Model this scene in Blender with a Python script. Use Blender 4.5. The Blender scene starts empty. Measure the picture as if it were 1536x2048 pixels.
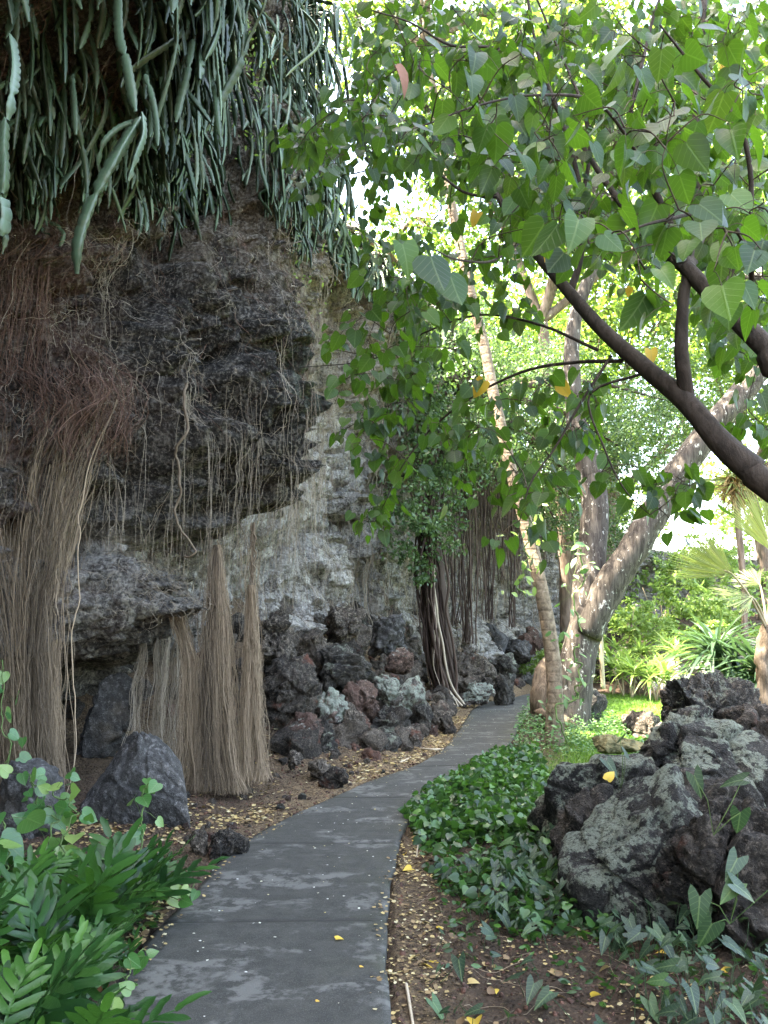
import bpy, math, random
import numpy as np
from mathutils import Vector, Matrix, Euler
R_ = math.radians
rng = np.random.default_rng(7)
random.seed(7)
sc = bpy.context.scene
COL = sc.collection
# ------------------------------------------------------------------ camera model
F = 1650.0; PITCH = R_(8.2); CH = 1.6
CP, SP = math.cos(PITCH), math.sin(PITCH)
def ray(px, py):
    u = (px-768)/F; v = (1024-py)/F
    return np.array([u, CP - v*SP, SP + v*CP])
def at(px, py, Y):
    r = ray(px, py); t = Y/r[1]
    return np.array([r[0]*t, Y, CH + r[2]*t])
def gnd(px, py, z=0.0):
    r = ray(px, py); t = (z-CH)/r[2]
    return np.array([r[0]*t, r[1]*t, z])

# ------------------------------------------------------------------ numpy noise
def _hash(ix, iy, iz, seed):
    h = (ix*374761393 + iy*668265263 + iz*2147483647 + seed*974634777) & 0xFFFFFFFF
    h = ((h ^ (h >> 13)) * 1274126177) & 0xFFFFFFFF
    h = ((h ^ (h >> 16)) * 2246822519) & 0xFFFFFFFF
    return (h ^ (h >> 15)) & 0xFFFFFFFF
def vnoise(P, seed=0):
    P = np.asarray(P, float); I = np.floor(P).astype(np.int64); f = P-I
    f = f*f*f*(f*(f*6-15)+10)
    out = 0
    for dx in (0, 1):
        wx = f[:, 0] if dx else 1-f[:, 0]
        for dy in (0, 1):
            wy = f[:, 1] if dy else 1-f[:, 1]
            for dz in (0, 1):
                wz = f[:, 2] if dz else 1-f[:, 2]
                out = out + wx*wy*wz*(_hash(I[:, 0]+dx, I[:, 1]+dy, I[:, 2]+dz, seed)/4294967295.0)
    return out*2-1
def fbm(P, o=4, seed=0, gain=.5):
    P = np.asarray(P, float); s = 0; a = 1; n = 0
    for k in range(o):
        s = s + a*vnoise(P*(2.03**k)+k*17.3, seed+k); n += a; a *= gain
    return s/n
def ridged(P, o=4, seed=0, gain=.55):
    P = np.asarray(P, float); s = 0; a = 1; n = 0
    for k in range(o):
        s = s + a*(1-2*np.abs(vnoise(P*(2.1**k)+k*11.7, seed+k))); n += a; a *= gain
    return s/n
def worley(P, seed=0):
    """F1, F2 and the cell value of the nearest cell"""
    P = np.asarray(P, float); I = np.floor(P).astype(np.int64)
    f1 = np.full(len(P), 9.); f2 = np.full(len(P), 9.); cv = np.zeros(len(P))
    for dx in (-1, 0, 1):
        for dy in (-1, 0, 1):
            for dz in (-1, 0, 1):
                a, b, c = I[:, 0]+dx, I[:, 1]+dy, I[:, 2]+dz
                q = np.stack([a+_hash(a, b, c, seed)/4294967295., b+_hash(a, b, c, seed+1)/4294967295.,
                              c+_hash(a, b, c, seed+2)/4294967295.], 1)
                d = np.linalg.norm(P-q, axis=1); v = _hash(a, b, c, seed+3)/4294967295.
                m = d < f1
                f2 = np.where(m, f1, np.minimum(f2, d)); cv = np.where(m, v, cv); f1 = np.where(m, d, f1)
    return f1, f2, cv
def sstep(a, b, x):
    t = np.clip((x-a)/(b-a), 0, 1); return t*t*(3-2*t)

# ------------------------------------------------------------------ mesh plumbing
def raw_mesh(name, V, faces, attrs=None, smooth=True):
    """faces: list of int arrays (n,3) or (n,4)"""
    me = bpy.data.meshes.new(name)
    V = np.asarray(V, np.float32).reshape(-1, 3)
    faces = [np.asarray(f, np.int32) for f in faces if len(f)]
    me.vertices.add(len(V)); me.vertices.foreach_set('co', V.ravel())
    nl = sum(f.size for f in faces); npoly = sum(len(f) for f in faces)
    me.loops.add(nl); me.polygons.add(npoly)
    me.loops.foreach_set('vertex_index', np.concatenate([f.ravel() for f in faces]))
    st = []; o = 0
    for f in faces:
        k = f.shape[1]; st.append(o+np.arange(len(f))*k); o += f.size
    me.polygons.foreach_set('loop_start', np.concatenate(st).astype(np.int32))
    me.polygons.foreach_set('use_smooth', np.full(npoly, bool(smooth)))
    me.update(calc_edges=True)
    for k, a in (attrs or {}).items():
        at_ = me.attributes.new(k, 'FLOAT', 'POINT'); at_.data.foreach_set('value', np.asarray(a, np.float32))
    return me
def tag(o, label=None, cat=None, group=None, kind=None):
    if label: o['label'] = label
    if cat: o['category'] = cat
    if group: o['group'] = group
    if kind: o['kind'] = kind
    return o
def obj(name, V, faces, mat, parent=None, attrs=None, smooth=True, loc=None):
    V = np.asarray(V, float).reshape(-1, 3)
    if parent is not None:
        o0 = np.array(parent.matrix_world.translation if parent.parent is None and parent.type == 'EMPTY' else (0, 0, 0))
        if parent.get('_o') is not None: o0 = np.array(parent['_o'])
        V = V-o0
    elif loc is not None:
        V = V-np.array(loc)
    o = bpy.data.objects.new(name, raw_mesh(name, V, faces, attrs, smooth)); COL.objects.link(o)
    o.data.materials.append(mat)
    if parent is not None: o.parent = parent
    elif loc is not None: o.location = tuple(loc)
    return o
ORIG = {}
def empty(name, loc, label, cat, group=None):
    o = bpy.data.objects.new(name, None); COL.objects.link(o); o.location = tuple(float(c) for c in loc)
    o.empty_display_size = .1
    tag(o, label, cat, group); ORIG[o.name] = np.array(loc, float)
    return o
def part(name, V, faces, mat, parent, attrs=None, smooth=True):
    """parts are given in world coordinates; parent is an Empty (or a part of it) without rotation"""
    root = parent
    while root.parent: root = root.parent
    V = np.asarray(V, float).reshape(-1, 3)-ORIG[root.name]
    o = bpy.data.objects.new(name, raw_mesh(name, V, faces, attrs, smooth)); COL.objects.link(o)
    o.data.materials.append(mat); o.parent = parent
    return o
class Acc:
    """collects pieces into one mesh"""
    def __init__(s): s.V = []; s.F = {3: [], 4: []}; s.A = []; s.n = 0
    def add(s, V, faces, rnd=None):
        V = np.asarray(V, float).reshape(-1, 3)
        for f in faces:
            f = np.asarray(f, np.int64)
            if len(f): s.F[f.shape[1]].append(f+s.n)
        s.V.append(V); s.n += len(V)
        s.A.append(np.broadcast_to(np.asarray(0.5 if rnd is None else rnd, float), (len(V),)))
        return s
    def get(s):
        return np.concatenate(s.V), [np.concatenate(s.F[k]) for k in (3, 4) if s.F[k]], {'rnd': np.concatenate(s.A)}
def grid_faces(nu, nv, wrap=False):
    a = np.arange(nu-1)[:, None]*nv; j = np.arange(nv if wrap else nv-1)[None, :]; j2 = (j+1) % nv
    return np.stack([a+j, a+j2, a+nv+j2, a+nv+j], -1).reshape(-1, 4)
def tubes(P, R, sides=3, prof=None, ref=None, cap=False):
    """P (N,K,3), R (N,K); prof: (K or 1, sides) radius factors"""
    P = np.asarray(P, float); N, K, _ = P.shape; R = np.broadcast_to(np.asarray(R, float), (N, K))
    T = np.gradient(P, axis=1); T /= np.linalg.norm(T, axis=2, keepdims=True)+1e-9
    if ref is None:
        ref = rng.normal(size=(N, 3)); ref[:, 2] *= .15
    ref = np.broadcast_to(np.asarray(ref, float), (N, 3))
    A = np.cross(T, ref[:, None, :]); A /= np.linalg.norm(A, axis=2, keepdims=True)+1e-9
    B = np.cross(T, A)
    th = np.arange(sides)*2*math.pi/sides
    rr = R[:, :, None]*(1 if prof is None else prof)
    V = P[:, :, None, :]+rr[..., None]*(A[:, :, None, :]*np.cos(th)[None, None, :, None]+B[:, :, None, :]*np.sin(th)[None, None, :, None])
    k = np.arange(K-1)[:, None]*sides; j = np.arange(sides)[None, :]; j2 = (j+1) % sides
    q = np.stack([k+j, k+j2, k+sides+j2, k+sides+j], -1).reshape(-1, 4)
    q = (q[None]+(np.arange(N)*K*sides)[:, None, None]).reshape(-1, 4)
    return V.reshape(-1, 3), [q]
def per(N, K, sides, r=None):
    r = rng.random(N) if r is None else r
    return np.repeat(r, K*sides)
def catmull(pts, n):
    P = np.asarray(pts, float)
    if len(P) == 2: return P[0]+(P[1]-P[0])*np.linspace(0, 1, n)[:, None]
    E = np.vstack([2*P[0]-P[1], P, 2*P[-1]-P[-2]])
    d = np.r_[0, np.cumsum(np.linalg.norm(np.diff(P[:, :3], axis=0), axis=1))]
    u = np.interp(np.linspace(0, d[-1], n), d, np.arange(len(P)))
    i = np.minimum(u.astype(int), len(P)-2); t = (u-i)[:, None]
    p0, p1, p2, p3 = E[i], E[i+1], E[i+2], E[i+3]
    return .5*((2*p1)+(-p0+p2)*t+(2*p0-5*p1+4*p2-p3)*t*t+(-p0+3*p1-3*p2+p3)*t**3)
def trunk_mesh(pts, radii, n=40, sides=14, rough=.06, seed=0, fl=3.0):
    """one tapering limb with bark relief"""
    C = catmull(np.c_[np.asarray(pts, float), np.asarray(radii, float)], n)
    P, r = C[:, :3], np.maximum(C[:, 3], .0015)
    ref = np.array([.13, 1, .21])
    V, f = tubes(P[None], r[None], sides, ref=ref)
    Vc = np.repeat(P, sides, 0); rr = np.repeat(r, sides)
    d = (V-Vc)/(rr[:, None]+1e-9)
    nz = fbm(np.c_[d*1.6, Vc[:, 2]*fl+Vc[:, 0]*fl][:, [0, 1, 3]]+seed*7.7, 3, seed)
    V = Vc+d*(rr*(1+rough*2*nz))[:, None]
    e = len(V); V = np.vstack([V, P[0], P[-1]])
    j = np.arange(sides); L = (n-1)*sides
    f.append(np.stack([np.full(sides, e), (j+1) % sides, j], 1)); f.append(np.stack([np.full(sides, e+1), L+j, L+(j+1) % sides], 1))
    return V, f
def rot_from(y, n):
    """rotation matrices with local Y along y and local Z near n"""
    y = y/(np.linalg.norm(y, axis=1, keepdims=True)+1e-9)
    x = np.cross(y, n); x /= np.linalg.norm(x, axis=1, keepdims=True)+1e-9
    z = np.cross(x, y)
    return np.stack([x, y, z], 2)
def scatter(T, Tf, pos, Rm, size):
    """template T (v,3), faces list; pos (N,3), Rm (N,3,3), size (N,) -> V, faces"""
    N = len(pos); v = len(T); size = np.broadcast_to(size, (N,))
    V = np.einsum('nij,vj->nvi', Rm, T)*size[:, None, None]+pos[:, None, :]
    out = []
    for f in Tf:
        f = np.asarray(f); out.append((f[None]+(np.arange(N)*v)[:, None, None]).reshape(-1, f.shape[1]))
    return V.reshape(-1, 3), out
def rdir(n, zb=0.0, zs=1.0):
    d = rng.normal(size=(n, 3)); d[:, 2] = d[:, 2]*zs+zb
    return d/np.linalg.norm(d, axis=1, keepdims=True)

# ------------------------------------------------------------------ materials
class NT:
    def __init__(s, name):
        s.m = bpy.data.materials.new(name); s.m.use_nodes = True; s.t = s.m.node_tree; s.t.nodes.clear()
        s.out = s.t.nodes.new('ShaderNodeOutputMaterial')
    def n(s, typ, _in=None, **kw):
        nd = s.t.nodes.new(typ)
        for k, v in kw.items(): setattr(nd, k, v)
        for k, v in (_in or {}).items(): s.set(nd.inputs[k], v)
        return nd
    def set(s, sock, v):
        if isinstance(v, bpy.types.NodeSocket): s.t.links.new(v, sock)
        elif isinstance(v, bpy.types.Node): s.t.links.new(v.outputs[0], sock)
        elif isinstance(v, (tuple, list)) and len(v) == 3 and sock.type == 'RGBA': sock.default_value = (*v, 1)
        else: sock.default_value = v
    def math(s, op, a, b=0.0, clamp=False):
        nd = s.n('ShaderNodeMath', {0: a, 1: b}, operation=op); nd.use_clamp = clamp; return nd.outputs[0]
    def mix(s, f, a, b, mode='MIX'):
        nd = s.n('ShaderNodeMix', data_type='RGBA', blend_type=mode)
        s.set(nd.inputs[0], f); s.set(nd.inputs[6], a); s.set(nd.inputs[7], b); return nd.outputs[2]
    def ramp(s, f, stops, interp='LINEAR'):
        nd = s.n('ShaderNodeValToRGB', {0: f}); r = nd.color_ramp; r.interpolation = interp
        while len(r.elements) < len(stops): r.elements.new(.5)
        for e, (p, c) in zip(r.elements, stops):
            e.position = p; e.color = (*c, 1) if isinstance(c, (tuple, list)) else (c, c, c, 1)
        return nd.outputs[0]
    def mask(s, f, lo, hi):
        return s.n('ShaderNodeMapRange', {0: f, 1: lo, 2: hi, 3: 0., 4: 1.}, interpolation_type='SMOOTHSTEP').outputs[0]
    def noise(s, co, scale, detail=4., rough=.55, dist=0.):
        return s.n('ShaderNodeTexNoise', {'Vector': co, 'Scale': scale, 'Detail': detail, 'Roughness': rough, 'Distortion': dist}).outputs[0]
    def vor(s, co, scale, feat='F1', out=0):
        return s.n('ShaderNodeTexVoronoi', {'Vector': co, 'Scale': scale}, feature=feat).outputs[out]
    def mapv(s, co, sc_):
        return s.n('ShaderNodeMapping', {'Vector': co, 'Scale': sc_}).outputs[0]
    def attr(s, name): return s.n('ShaderNodeAttribute', attribute_name=name).outputs['Fac']
    def bump(s, h, st, dist, nrm=None):
        i = {'Height': h, 'Strength': st, 'Distance': dist}
        if nrm is not None: i['Normal'] = nrm
        return s.n('ShaderNodeBump', i).outputs[0]
    def bsdf(s, color, rough=.8, nrm=None, spec=.4, **kw):
        i = {'Base Color': color, 'Roughness': rough, 'Specular IOR Level': spec}
        if nrm is not None: i['Normal'] = nrm
        i.update(kw)
        return s.n('ShaderNodeBsdfPrincipled', i).outputs[0]
    def done(s, sh): s.set(s.out.inputs[0], sh); return s.m

def rock_mat(name, dark=(.030, .025, .021), mid=(.125, .103, .084), lichen=.0, lcol=(.30, .33, .27), red=0., rcol=(.13, .045, .028),
             tan=0., soft=1.0, scale=1.0):
    m = NT(name)
    tc = m.n('ShaderNodeTexCoord').outputs['Object']; oi = m.n('ShaderNodeObjectInfo').outputs['Random']
    off = m.n('ShaderNodeCombineXYZ', {0: m.math('MULTIPLY', oi, 37.), 1: m.math('MULTIPLY', oi, 91.), 2: m.math('MULTIPLY', oi, 13.)})
    co = m.n('ShaderNodeVectorMath', {0: tc, 1: off}, operation='ADD').outputs[0]
    n1 = m.noise(co, 2.2*scale, 6., .65, .3); n2 = m.noise(co, 14*scale, 8., .7); n3 = m.noise(co, 55*scale, 5., .7)
    v1 = m.vor(co, 42*scale)
    c = m.mix(m.mask(n1, .35, .68), dark, mid)
    c = m.mix(m.math('MULTIPLY', m.mask(n2, .5, .66), .7), c, tuple(min(1, x*2.1) for x in mid))
    n4 = m.noise(co, 26*scale, 10., .8)
    c = m.mix(m.math('MULTIPLY', m.mask(n4, .53, .62), .75), c, tuple(min(.5, x*3.4) for x in mid))
    c = m.mix(m.math('MULTIPLY', m.mask(n4, .46, .40), .6), c, tuple(x*.4 for x in dark))
    if red: c = m.mix(m.math('MULTIPLY', m.mask(m.noise(co, 3.1*scale, 5., .6, .6), .62-.3*red, .74-.2*red), .85), c, rcol)
    if tan: c = m.mix(m.math('MULTIPLY', m.mask(m.noise(co, 1.7*scale, 6., .7), .52, .7), tan), c, (.27, .21, .15))
    c = m.mix(m.math('MULTIPLY', m.mask(n3, .42, .3), .7), c, tuple(x*.45 for x in dark))
    if lichen:
        nz = m.n('ShaderNodeSeparateXYZ', {0: m.n('ShaderNodeNewGeometry').outputs['Normal']}).outputs[2]
        nl = m.noise(co, 3.4*scale, 10., .72, .25)
        l = m.math('ADD', nl, m.math('MULTIPLY', nz, .10))
        lm = m.mask(l, .675-.17*lichen, .695-.17*lichen)
        speck = m.mask(m.noise(co, 30*scale, 9., .8), .43, .49)
        lm = m.math('MULTIPLY', lm, m.math('MULTIPLY_ADD', speck, .85) if False else m.math('MAXIMUM', speck, .12))
        lc = m.mix(m.noise(co, 9*scale, 5.), tuple(x*.55 for x in lcol), lcol)
        c = m.mix(lm, c, lc)
    h = m.math('ADD', m.math('MULTIPLY', n2, 1.0), m.math('ADD', m.math('MULTIPLY', n4, .9), m.math('MULTIPLY', m.mask(v1, .0, .45), .35)))
    b = m.bump(h, 1.*soft, .06)
    return m.done(m.bsdf(c, .86, b, .3))

def leaf_mat(name, stops, trans, tmix=.4, rough=.38, spec=.5, bump=True, veins=0.):
    """stops: ramp of base colour over attribute rnd; trans: multiplier colour of the transmitted light"""
    m = NT(name); a = m.attr('rnd')
    c = m.ramp(a, stops)
    co = m.n('ShaderNodeTexCoord').outputs['Object']
    n = m.noise(co, 45., 3.)
    c = m.mix(m.math('MULTIPLY', n, .35), c, m.mix(1., c, (.55, .6, .5), 'MULTIPLY'))
    hgt = m.noise(co, 70., 3.)
    if veins:
        ax = m.math('ABSOLUTE', m.math('SUBTRACT', m.attr('lx'), 0.)); ly = m.attr('ly')
        wob = m.math('MULTIPLY', hgt, .03)
        mid = m.mask(m.math('ADD', ax, wob), .050, .026)
        sv = m.math('ABSOLUTE', m.math('SUBTRACT', m.math('FRACT', m.math('MULTIPLY', m.math('ADD', m.math('SUBTRACT', ly, m.math('MULTIPLY', ax, .75)), wob), 5.2)), .5))
        sv = m.math('MULTIPLY', m.mask(sv, .075, .03), .6)
        vn = m.math('MAXIMUM', mid, sv)
        c = m.mix(m.math('MULTIPLY', vn, veins), c, m.mix(.55, c, (.22, .30, .12)))
        spot = m.mask(m.noise(co, 26., 5., .7), .66, .70)
        c = m.mix(m.math('MULTIPLY', spot, .55), c, (.12, .10, .03))
        hgt = m.math('SUBTRACT', m.math('MULTIPLY', hgt, .7), vn)
    nr = m.bump(hgt, .35, .004) if bump else None
    p = m.bsdf(c, rough, nr, spec)
    t = m.n('ShaderNodeBsdfTranslucent', {'Color': m.mix(1., m.mix(.5, c, (.5, .5, .5)), trans, 'MULTIPLY')})
    sh = m.n('ShaderNodeMixShader', {0: tmix, 1: p, 2: t.outputs[0]})
    return m.done(sh.outputs[0])
def fibre_mat(name, a, b, rough=.85, sc_=30.):
    m = NT(name); co = m.n('ShaderNodeTexCoord').outputs['Object']
    c = m.mix(m.attr('rnd'), a, b)
    n = m.noise(m.mapv(co, (1, 1, .3)), sc_, 4.)
    c = m.mix(m.math('MULTIPLY', m.mask(n, .5, .7), .5), c, m.mix(1., c, (.4, .38, .36), 'MULTIPLY'))
    return m.done(m.bsdf(c, rough, None, .25))
def bark_mat(name, a, b, zs=.22, scale=14., rings=0., lichen=0., lc=(.45, .45, .42), bst=1.):
    m = NT(name); co = m.n('ShaderNodeTexCoord').outputs['Object']
    cs = m.mapv(co, (1, 1, zs)); n = m.noise(cs, scale, 7., .7, .4); n2 = m.noise(co, 3., 4.)
    c = m.mix(m.mask(n, .35, .65), a, b)
    c = m.mix(m.math('MULTIPLY', m.mask(n2, .5, .7), .4), c, m.mix(1., c, (.5, .45, .42), 'MULTIPLY'))
    h = n
    if rings:
        z = m.n('ShaderNodeSeparateXYZ', {0: co}).outputs[2]
        w = m.n('ShaderNodeMath', {0: m.math('ADD', m.math('MULTIPLY', z, rings), m.math('MULTIPLY', n2, 2.5))}, operation='SINE').outputs[0]
        rm = m.mask(w, .55, .95)
        c = m.mix(m.math('MULTIPLY', rm, .2), c, m.mix(1., c, (.42, .38, .33), 'MULTIPLY'))
        h = m.math('SUBTRACT', n, m.math('MULTIPLY', rm, .2))
    if lichen:
        c = m.mix(m.math('MULTIPLY', m.mask(m.noise(m.mapv(co, (1, 1, .5)), 11., 8., .75, .4), .62-.14*lichen, .66-.14*lichen), .85), c, lc)
    return m.done(m.bsdf(c, .85, m.bump(h, bst, .02), .25))

M_path = None
def make_path_mat():
    m = NT('worn_asphalt'); co = m.n('ShaderNodeNewGeometry').outputs['Position']
    n1 = m.noise(m.mapv(co, (.8, 1.25, 1)), 1.9, 9., .66, .5); n2 = m.noise(co, 9., 8., .7); n3 = m.noise(co, 160., 4., .7)
    c = m.mix(m.mask(n2, .3, .7), (.026, .0255, .024), (.050, .0485, .045))
    worn = m.math('MULTIPLY', m.mask(n1, .52, .59), m.mask(n2, .42, .54))
    c = m.mix(m.math('MULTIPLY', worn, .7), c, (.14, .136, .13))
    c = m.mix(m.math('MULTIPLY', m.mask(n3, .52, .66), .55), c, (.12, .118, .112))
    c = m.mix(m.math('MULTIPLY', m.attr('seam'), .85), c, (.022, .021, .02))
    moss = m.math('MULTIPLY', m.attr('edge'), m.mask(m.noise(co, 2.2, 6., .7), .42, .62))
    c = m.mix(m.math('MULTIPLY', moss, .55), c, (.075, .08, .03))
    h = m.math('ADD', m.math('MULTIPLY', n3, .5), n2)
    return m.done(m.bsdf(c, .78, m.bump(h, .45, .012), .35))
def make_soil_mat():
    m = NT('red_brown_soil'); co = m.n('ShaderNodeNewGeometry').outputs['Position']
    n1 = m.noise(co, 1.3, 6., .6); n2 = m.noise(co, 17., 8., .75); v = m.vor(co, 38.)
    c = m.mix(m.mask(n2, .3, .7), (.028, .019, .013), (.082, .054, .038))
    c = m.mix(m.math('MULTIPLY', m.mask(n1, .45, .65), .6), c, (.06, .042, .030))
    c = m.mix(m.math('MULTIPLY', m.mask(m.noise(co, 44., 5., .7), .58, .68), .7), c, (.24, .17, .095))
    c = m.mix(m.math('MULTIPLY', m.attr('litter'), m.mask(m.noise(co, 26., 6., .8), .42, .56)), c, (.22, .155, .09))
    g = m.math('MULTIPLY', m.attr('grass'), .95)
    c = m.mix(g, c, m.mix(m.mask(m.noise(co, 9., 7., .7), .3, .7), (.045, .10, .018), (.10, .19, .035)))
    h = m.math('ADD', n2, m.math('MULTIPLY', m.mask(v, 0., .6), .6))
    return m.done(m.bsdf(c, .92, m.bump(h, .9, .03), .2))
def make_cliff_mat():
    m = NT('basalt_cliff'); co = m.n('ShaderNodeNewGeometry').outputs['Position']
    cs = m.mapv(co, (1, 1, .22))
    n1 = m.noise(co, 1.1, 6., .65, .3); n2 = m.noise(co, 7., 9., .72, .2); n3 = m.noise(co, 28., 7., .75)
    s1 = m.noise(cs, 3.2, 9., .7, .5); s2 = m.noise(cs, 11., 6., .7, .3)
    c = m.mix(m.mask(n2, .33, .68), (.014, .0135, .013), (.125, .115, .104))
    c = m.mix(m.math('MULTIPLY', m.mask(n3, .52, .59), .9), c, (.42, .395, .355))
    c = m.mix(m.math('MULTIPLY', m.attr('lava'), .85), c, m.mix(1., c, (.36, .35, .34), 'MULTIPLY'))  # blackens the bulge rock, painting extra shadow into its colour
    # ochre and rusty patches
    c = m.mix(m.math('MULTIPLY', m.attr('tan'), m.mask(m.noise(cs, 2.3, 8., .7, .4), .36, .6)), c, m.mix(n3, (.17, .12, .08), (.42, .34, .25)))
    c = m.mix(m.math('MULTIPLY', m.attr('red'), m.mask(n1, .38, .6)), c, m.mix(n3, (.05, .022, .016), (.17, .085, .06)))
    # pale mineral run-off; also whitens the far wall as if sunlit
    w = m.math('MULTIPLY', m.attr('white'), m.mask(s1, .33, .52))
    c = m.mix(m.math('MULTIPLY', w, .9), c, m.mix(m.mask(s2, .3, .72), (.20, .19, .185), (.80, .775, .73)))
    # general pale flecks
    c = m.mix(m.math('MULTIPLY', m.mask(m.math('MULTIPLY', s2, n2), .27, .33), m.math('SUBTRACT', .75, m.math('MULTIPLY', m.attr('lava'), .5))), c, (.42, .385, .33))
    c = m.mix(m.math('MULTIPLY', m.attr('green'), m.mask(s2, .4, .6)), c, m.mix(n3, (.03, .05, .038), (.15, .2, .16)))
    c = m.mix(m.math('MULTIPLY', m.mask(n3, .45, .36), .85), c, (.012, .010, .009))
    c = m.mix(m.math('MULTIPLY', m.mask(m.noise(co, 3.4, 10., .78, .5), .47, .40), .75), c, m.mix(1., c, (.22, .21, .2), 'MULTIPLY'))
    h = m.math('ADD', m.math('MULTIPLY', n2, 1.2), m.math('ADD', m.math('MULTIPLY', n3, .5), m.math('MULTIPLY', m.mask(m.vor(co, 12.), 0., .5), .35)))
    return m.done(m.bsdf(c, .88, m.bump(h, 1., .14), .25))

M = {}
M['path'] = make_path_mat(); M['soil'] = make_soil_mat(); M['cliff'] = make_cliff_mat()
M['rock'] = rock_mat('lava_rock', red=.12)
M['rock_dark'] = rock_mat('dark_lava_rock', dark=(.02, .017, .015), mid=(.070, .058, .048), red=.1)
M['rock_lichen'] = rock_mat('lichen_lava_rock', dark=(.013, .012, .012), mid=(.046, .042, .037), lichen=.75, lcol=(.25, .275, .215))
M['rock_lichen2'] = rock_mat('sparse_lichen_rock', dark=(.02, .019, .019), mid=(.062, .055, .047), lichen=.4, lcol=(.22, .24, .19))
M['rock_pale'] = rock_mat('pale_lichen_rock', dark=(.05, .045, .043), mid=(.14, .12, .11), lichen=1.15, lcol=(.36, .40, .34), red=.4, rcol=(.18, .10, .075))
M['rock_red'] = rock_mat('red_cinder_rock', dark=(.038, .026, .022), mid=(.115, .075, .06), red=.6, rcol=(.11, .062, .05), lichen=.2, lcol=(.4, .42, .38))
M['rock_grey'] = rock_mat('smooth_grey_rock', dark=(.034, .033, .033), mid=(.056, .054, .054), tan=.2, soft=.55, scale=.8)
M['rock_far'] = rock_mat('pale_grey_boulder', dark=(.10, .09, .085), mid=(.26, .24, .23), red=.3, rcol=(.25, .15, .1), soft=.8)
G = lambda *s: [(p, c) for p, c in s]
M['leaf'] = leaf_mat('heart_leaf', G((0, (.006, .018, .009)), (.45, (.016, .046, .014)), (.8, (.032, .082, .018)), (1, (.065, .135, .022))), (.50, 1.0, .08), .38, .42, .32, veins=.6)
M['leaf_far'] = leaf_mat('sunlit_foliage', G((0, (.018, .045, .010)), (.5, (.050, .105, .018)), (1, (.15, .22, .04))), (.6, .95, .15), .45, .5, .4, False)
M['leaf_banyan'] = leaf_mat('banyan_foliage', G((0, (.024, .055, .022)), (.6, (.055, .11, .042)), (1, (.11, .19, .07))), (.35, .6, .15), .3, .4, .5, False)
M['leaf_yellow'] = leaf_mat('yellowed_leaf', G((0, (.60, .38, .05)), (.6, (.75, .52, .08)), (1, (.70, .33, .08))), (1., .75, .15), .3, .5, .4, veins=.5)
M['leaf_ti'] = leaf_mat('bright_strap_leaf', G((0, (.12, .22, .04)), (1, (.26, .36, .09))), (.7, 1., .3), .35, .4, .5, False)
M['leaf_fern'] = leaf_mat('glossy_fern', G((0, (.008, .032, .011)), (.5, (.020, .066, .017)), (1, (.065, .165, .028))), (.3, .8, .1), .2, .30, .32)
M['leaf_cover'] = leaf_mat('ground_cover_leaf', G((0, (.014, .036, .014)), (.5, (.028, .080, .022)), (1, (.07, .17, .032))), (.35, .8, .1), .25, .35, .5)
M['leaf_arrow'] = leaf_mat('arrowhead_leaf', G((0, (.016, .036, .023)), (.7, (.028, .058, .031)), (1, (.06, .125, .04))), (.3, .6, .15), .2, .42, .4, veins=.7)
M['leaf_small'] = leaf_mat('small_grey_green_leaf', G((0, (.05, .12, .04)), (1, (.15, .26, .11))), (.4, .8, .2), .25, .5, .4, False)
M['leaf_pothos'] = leaf_mat('variegated_leaf', G((0, (.03, .11, .03)), (.6, (.06, .17, .045)), (1, (.30, .40, .12))), (.4, .9, .15), .25, .28, .6, veins=.5)
M['leaf_strap'] = leaf_mat('dark_strap_leaf', G((0, (.012, .032, .018)), (1, (.045, .085, .045))), (.3, .6, .2), .2, .35, .6, False)
M['leaf_fan'] = leaf_mat('fan_palm_leaf', G((0, (.16, .20, .07)), (.5, (.22, .28, .10)), (1, (.34, .34, .16))), (.7, .9, .25), .35, .4, .5, False)
M['grass'] = leaf_mat('lawn_grass', G((0, (.05, .12, .02)), (1, (.13, .24, .04))), (.6, 1., .1), .35, .5, .3, False)
M['litter'] = leaf_mat('yellow_leaf_litter', G((0, (.14, .085, .05)), (.4, (.30, .20, .10)), (.75, (.48, .35, .15)), (1, (.55, .48, .32))), (.6, .5, .2), .1, .6, .3, False)
M['petal'] = leaf_mat('pale_petals', G((0, (.55, .45, .15)), (.3, (.6, .58, .45)), (1, (.7, .7, .68))), (.6, .6, .5), .1, .6, .3, False)
M['chip'] = rock_mat('soil_crumbs', dark=(.030, .018, .014), mid=(.10, .055, .042), red=.4, rcol=(.16, .07, .045), soft=.6)
def cactus_mat():
    m = NT('cactus_skin'); a = m.attr('rnd'); co = m.n('ShaderNodeTexCoord').outputs['Object']
    c = m.ramp(a, [(0, (.018, .034, .017)), (.45, (.034, .066, .032)), (.8, (.075, .125, .075)), (.93, (.12, .185, .125)), (1, (.20, .17, .10))])
    c = m.mix(m.math('MULTIPLY', m.mask(m.noise(co, 12., 6., .7), .5, .7), .35), c, (.16, .15, .10))
    return m.done(m.bsdf(c, .42, m.bump(m.noise(co, 40., 4.), .3, .006), .5))
M['cactus'] = cactus_mat()
M['root_brown'] = fibre_mat('brown_root_fibre', (.07, .05, .038), (.24, .18, .13))
M['root_red'] = fibre_mat('reddish_root_fibre', (.075, .042, .032), (.21, .125, .095))
M['root_pale'] = fibre_mat('pale_root_fibre', (.20, .16, .12), (.42, .36, .29))
M['root_tan'] = fibre_mat('tan_root_fibre', (.060, .046, .035), (.33, .25, .175))
M['root_dark'] = fibre_mat('dark_root_fibre', (.028, .018, .015), (.075, .050, .040))
M['bark_dark'] = bark_mat('dark_smooth_bark', (.022, .016, .012), (.055, .042, .034), .35, 26., bst=.5)
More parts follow.
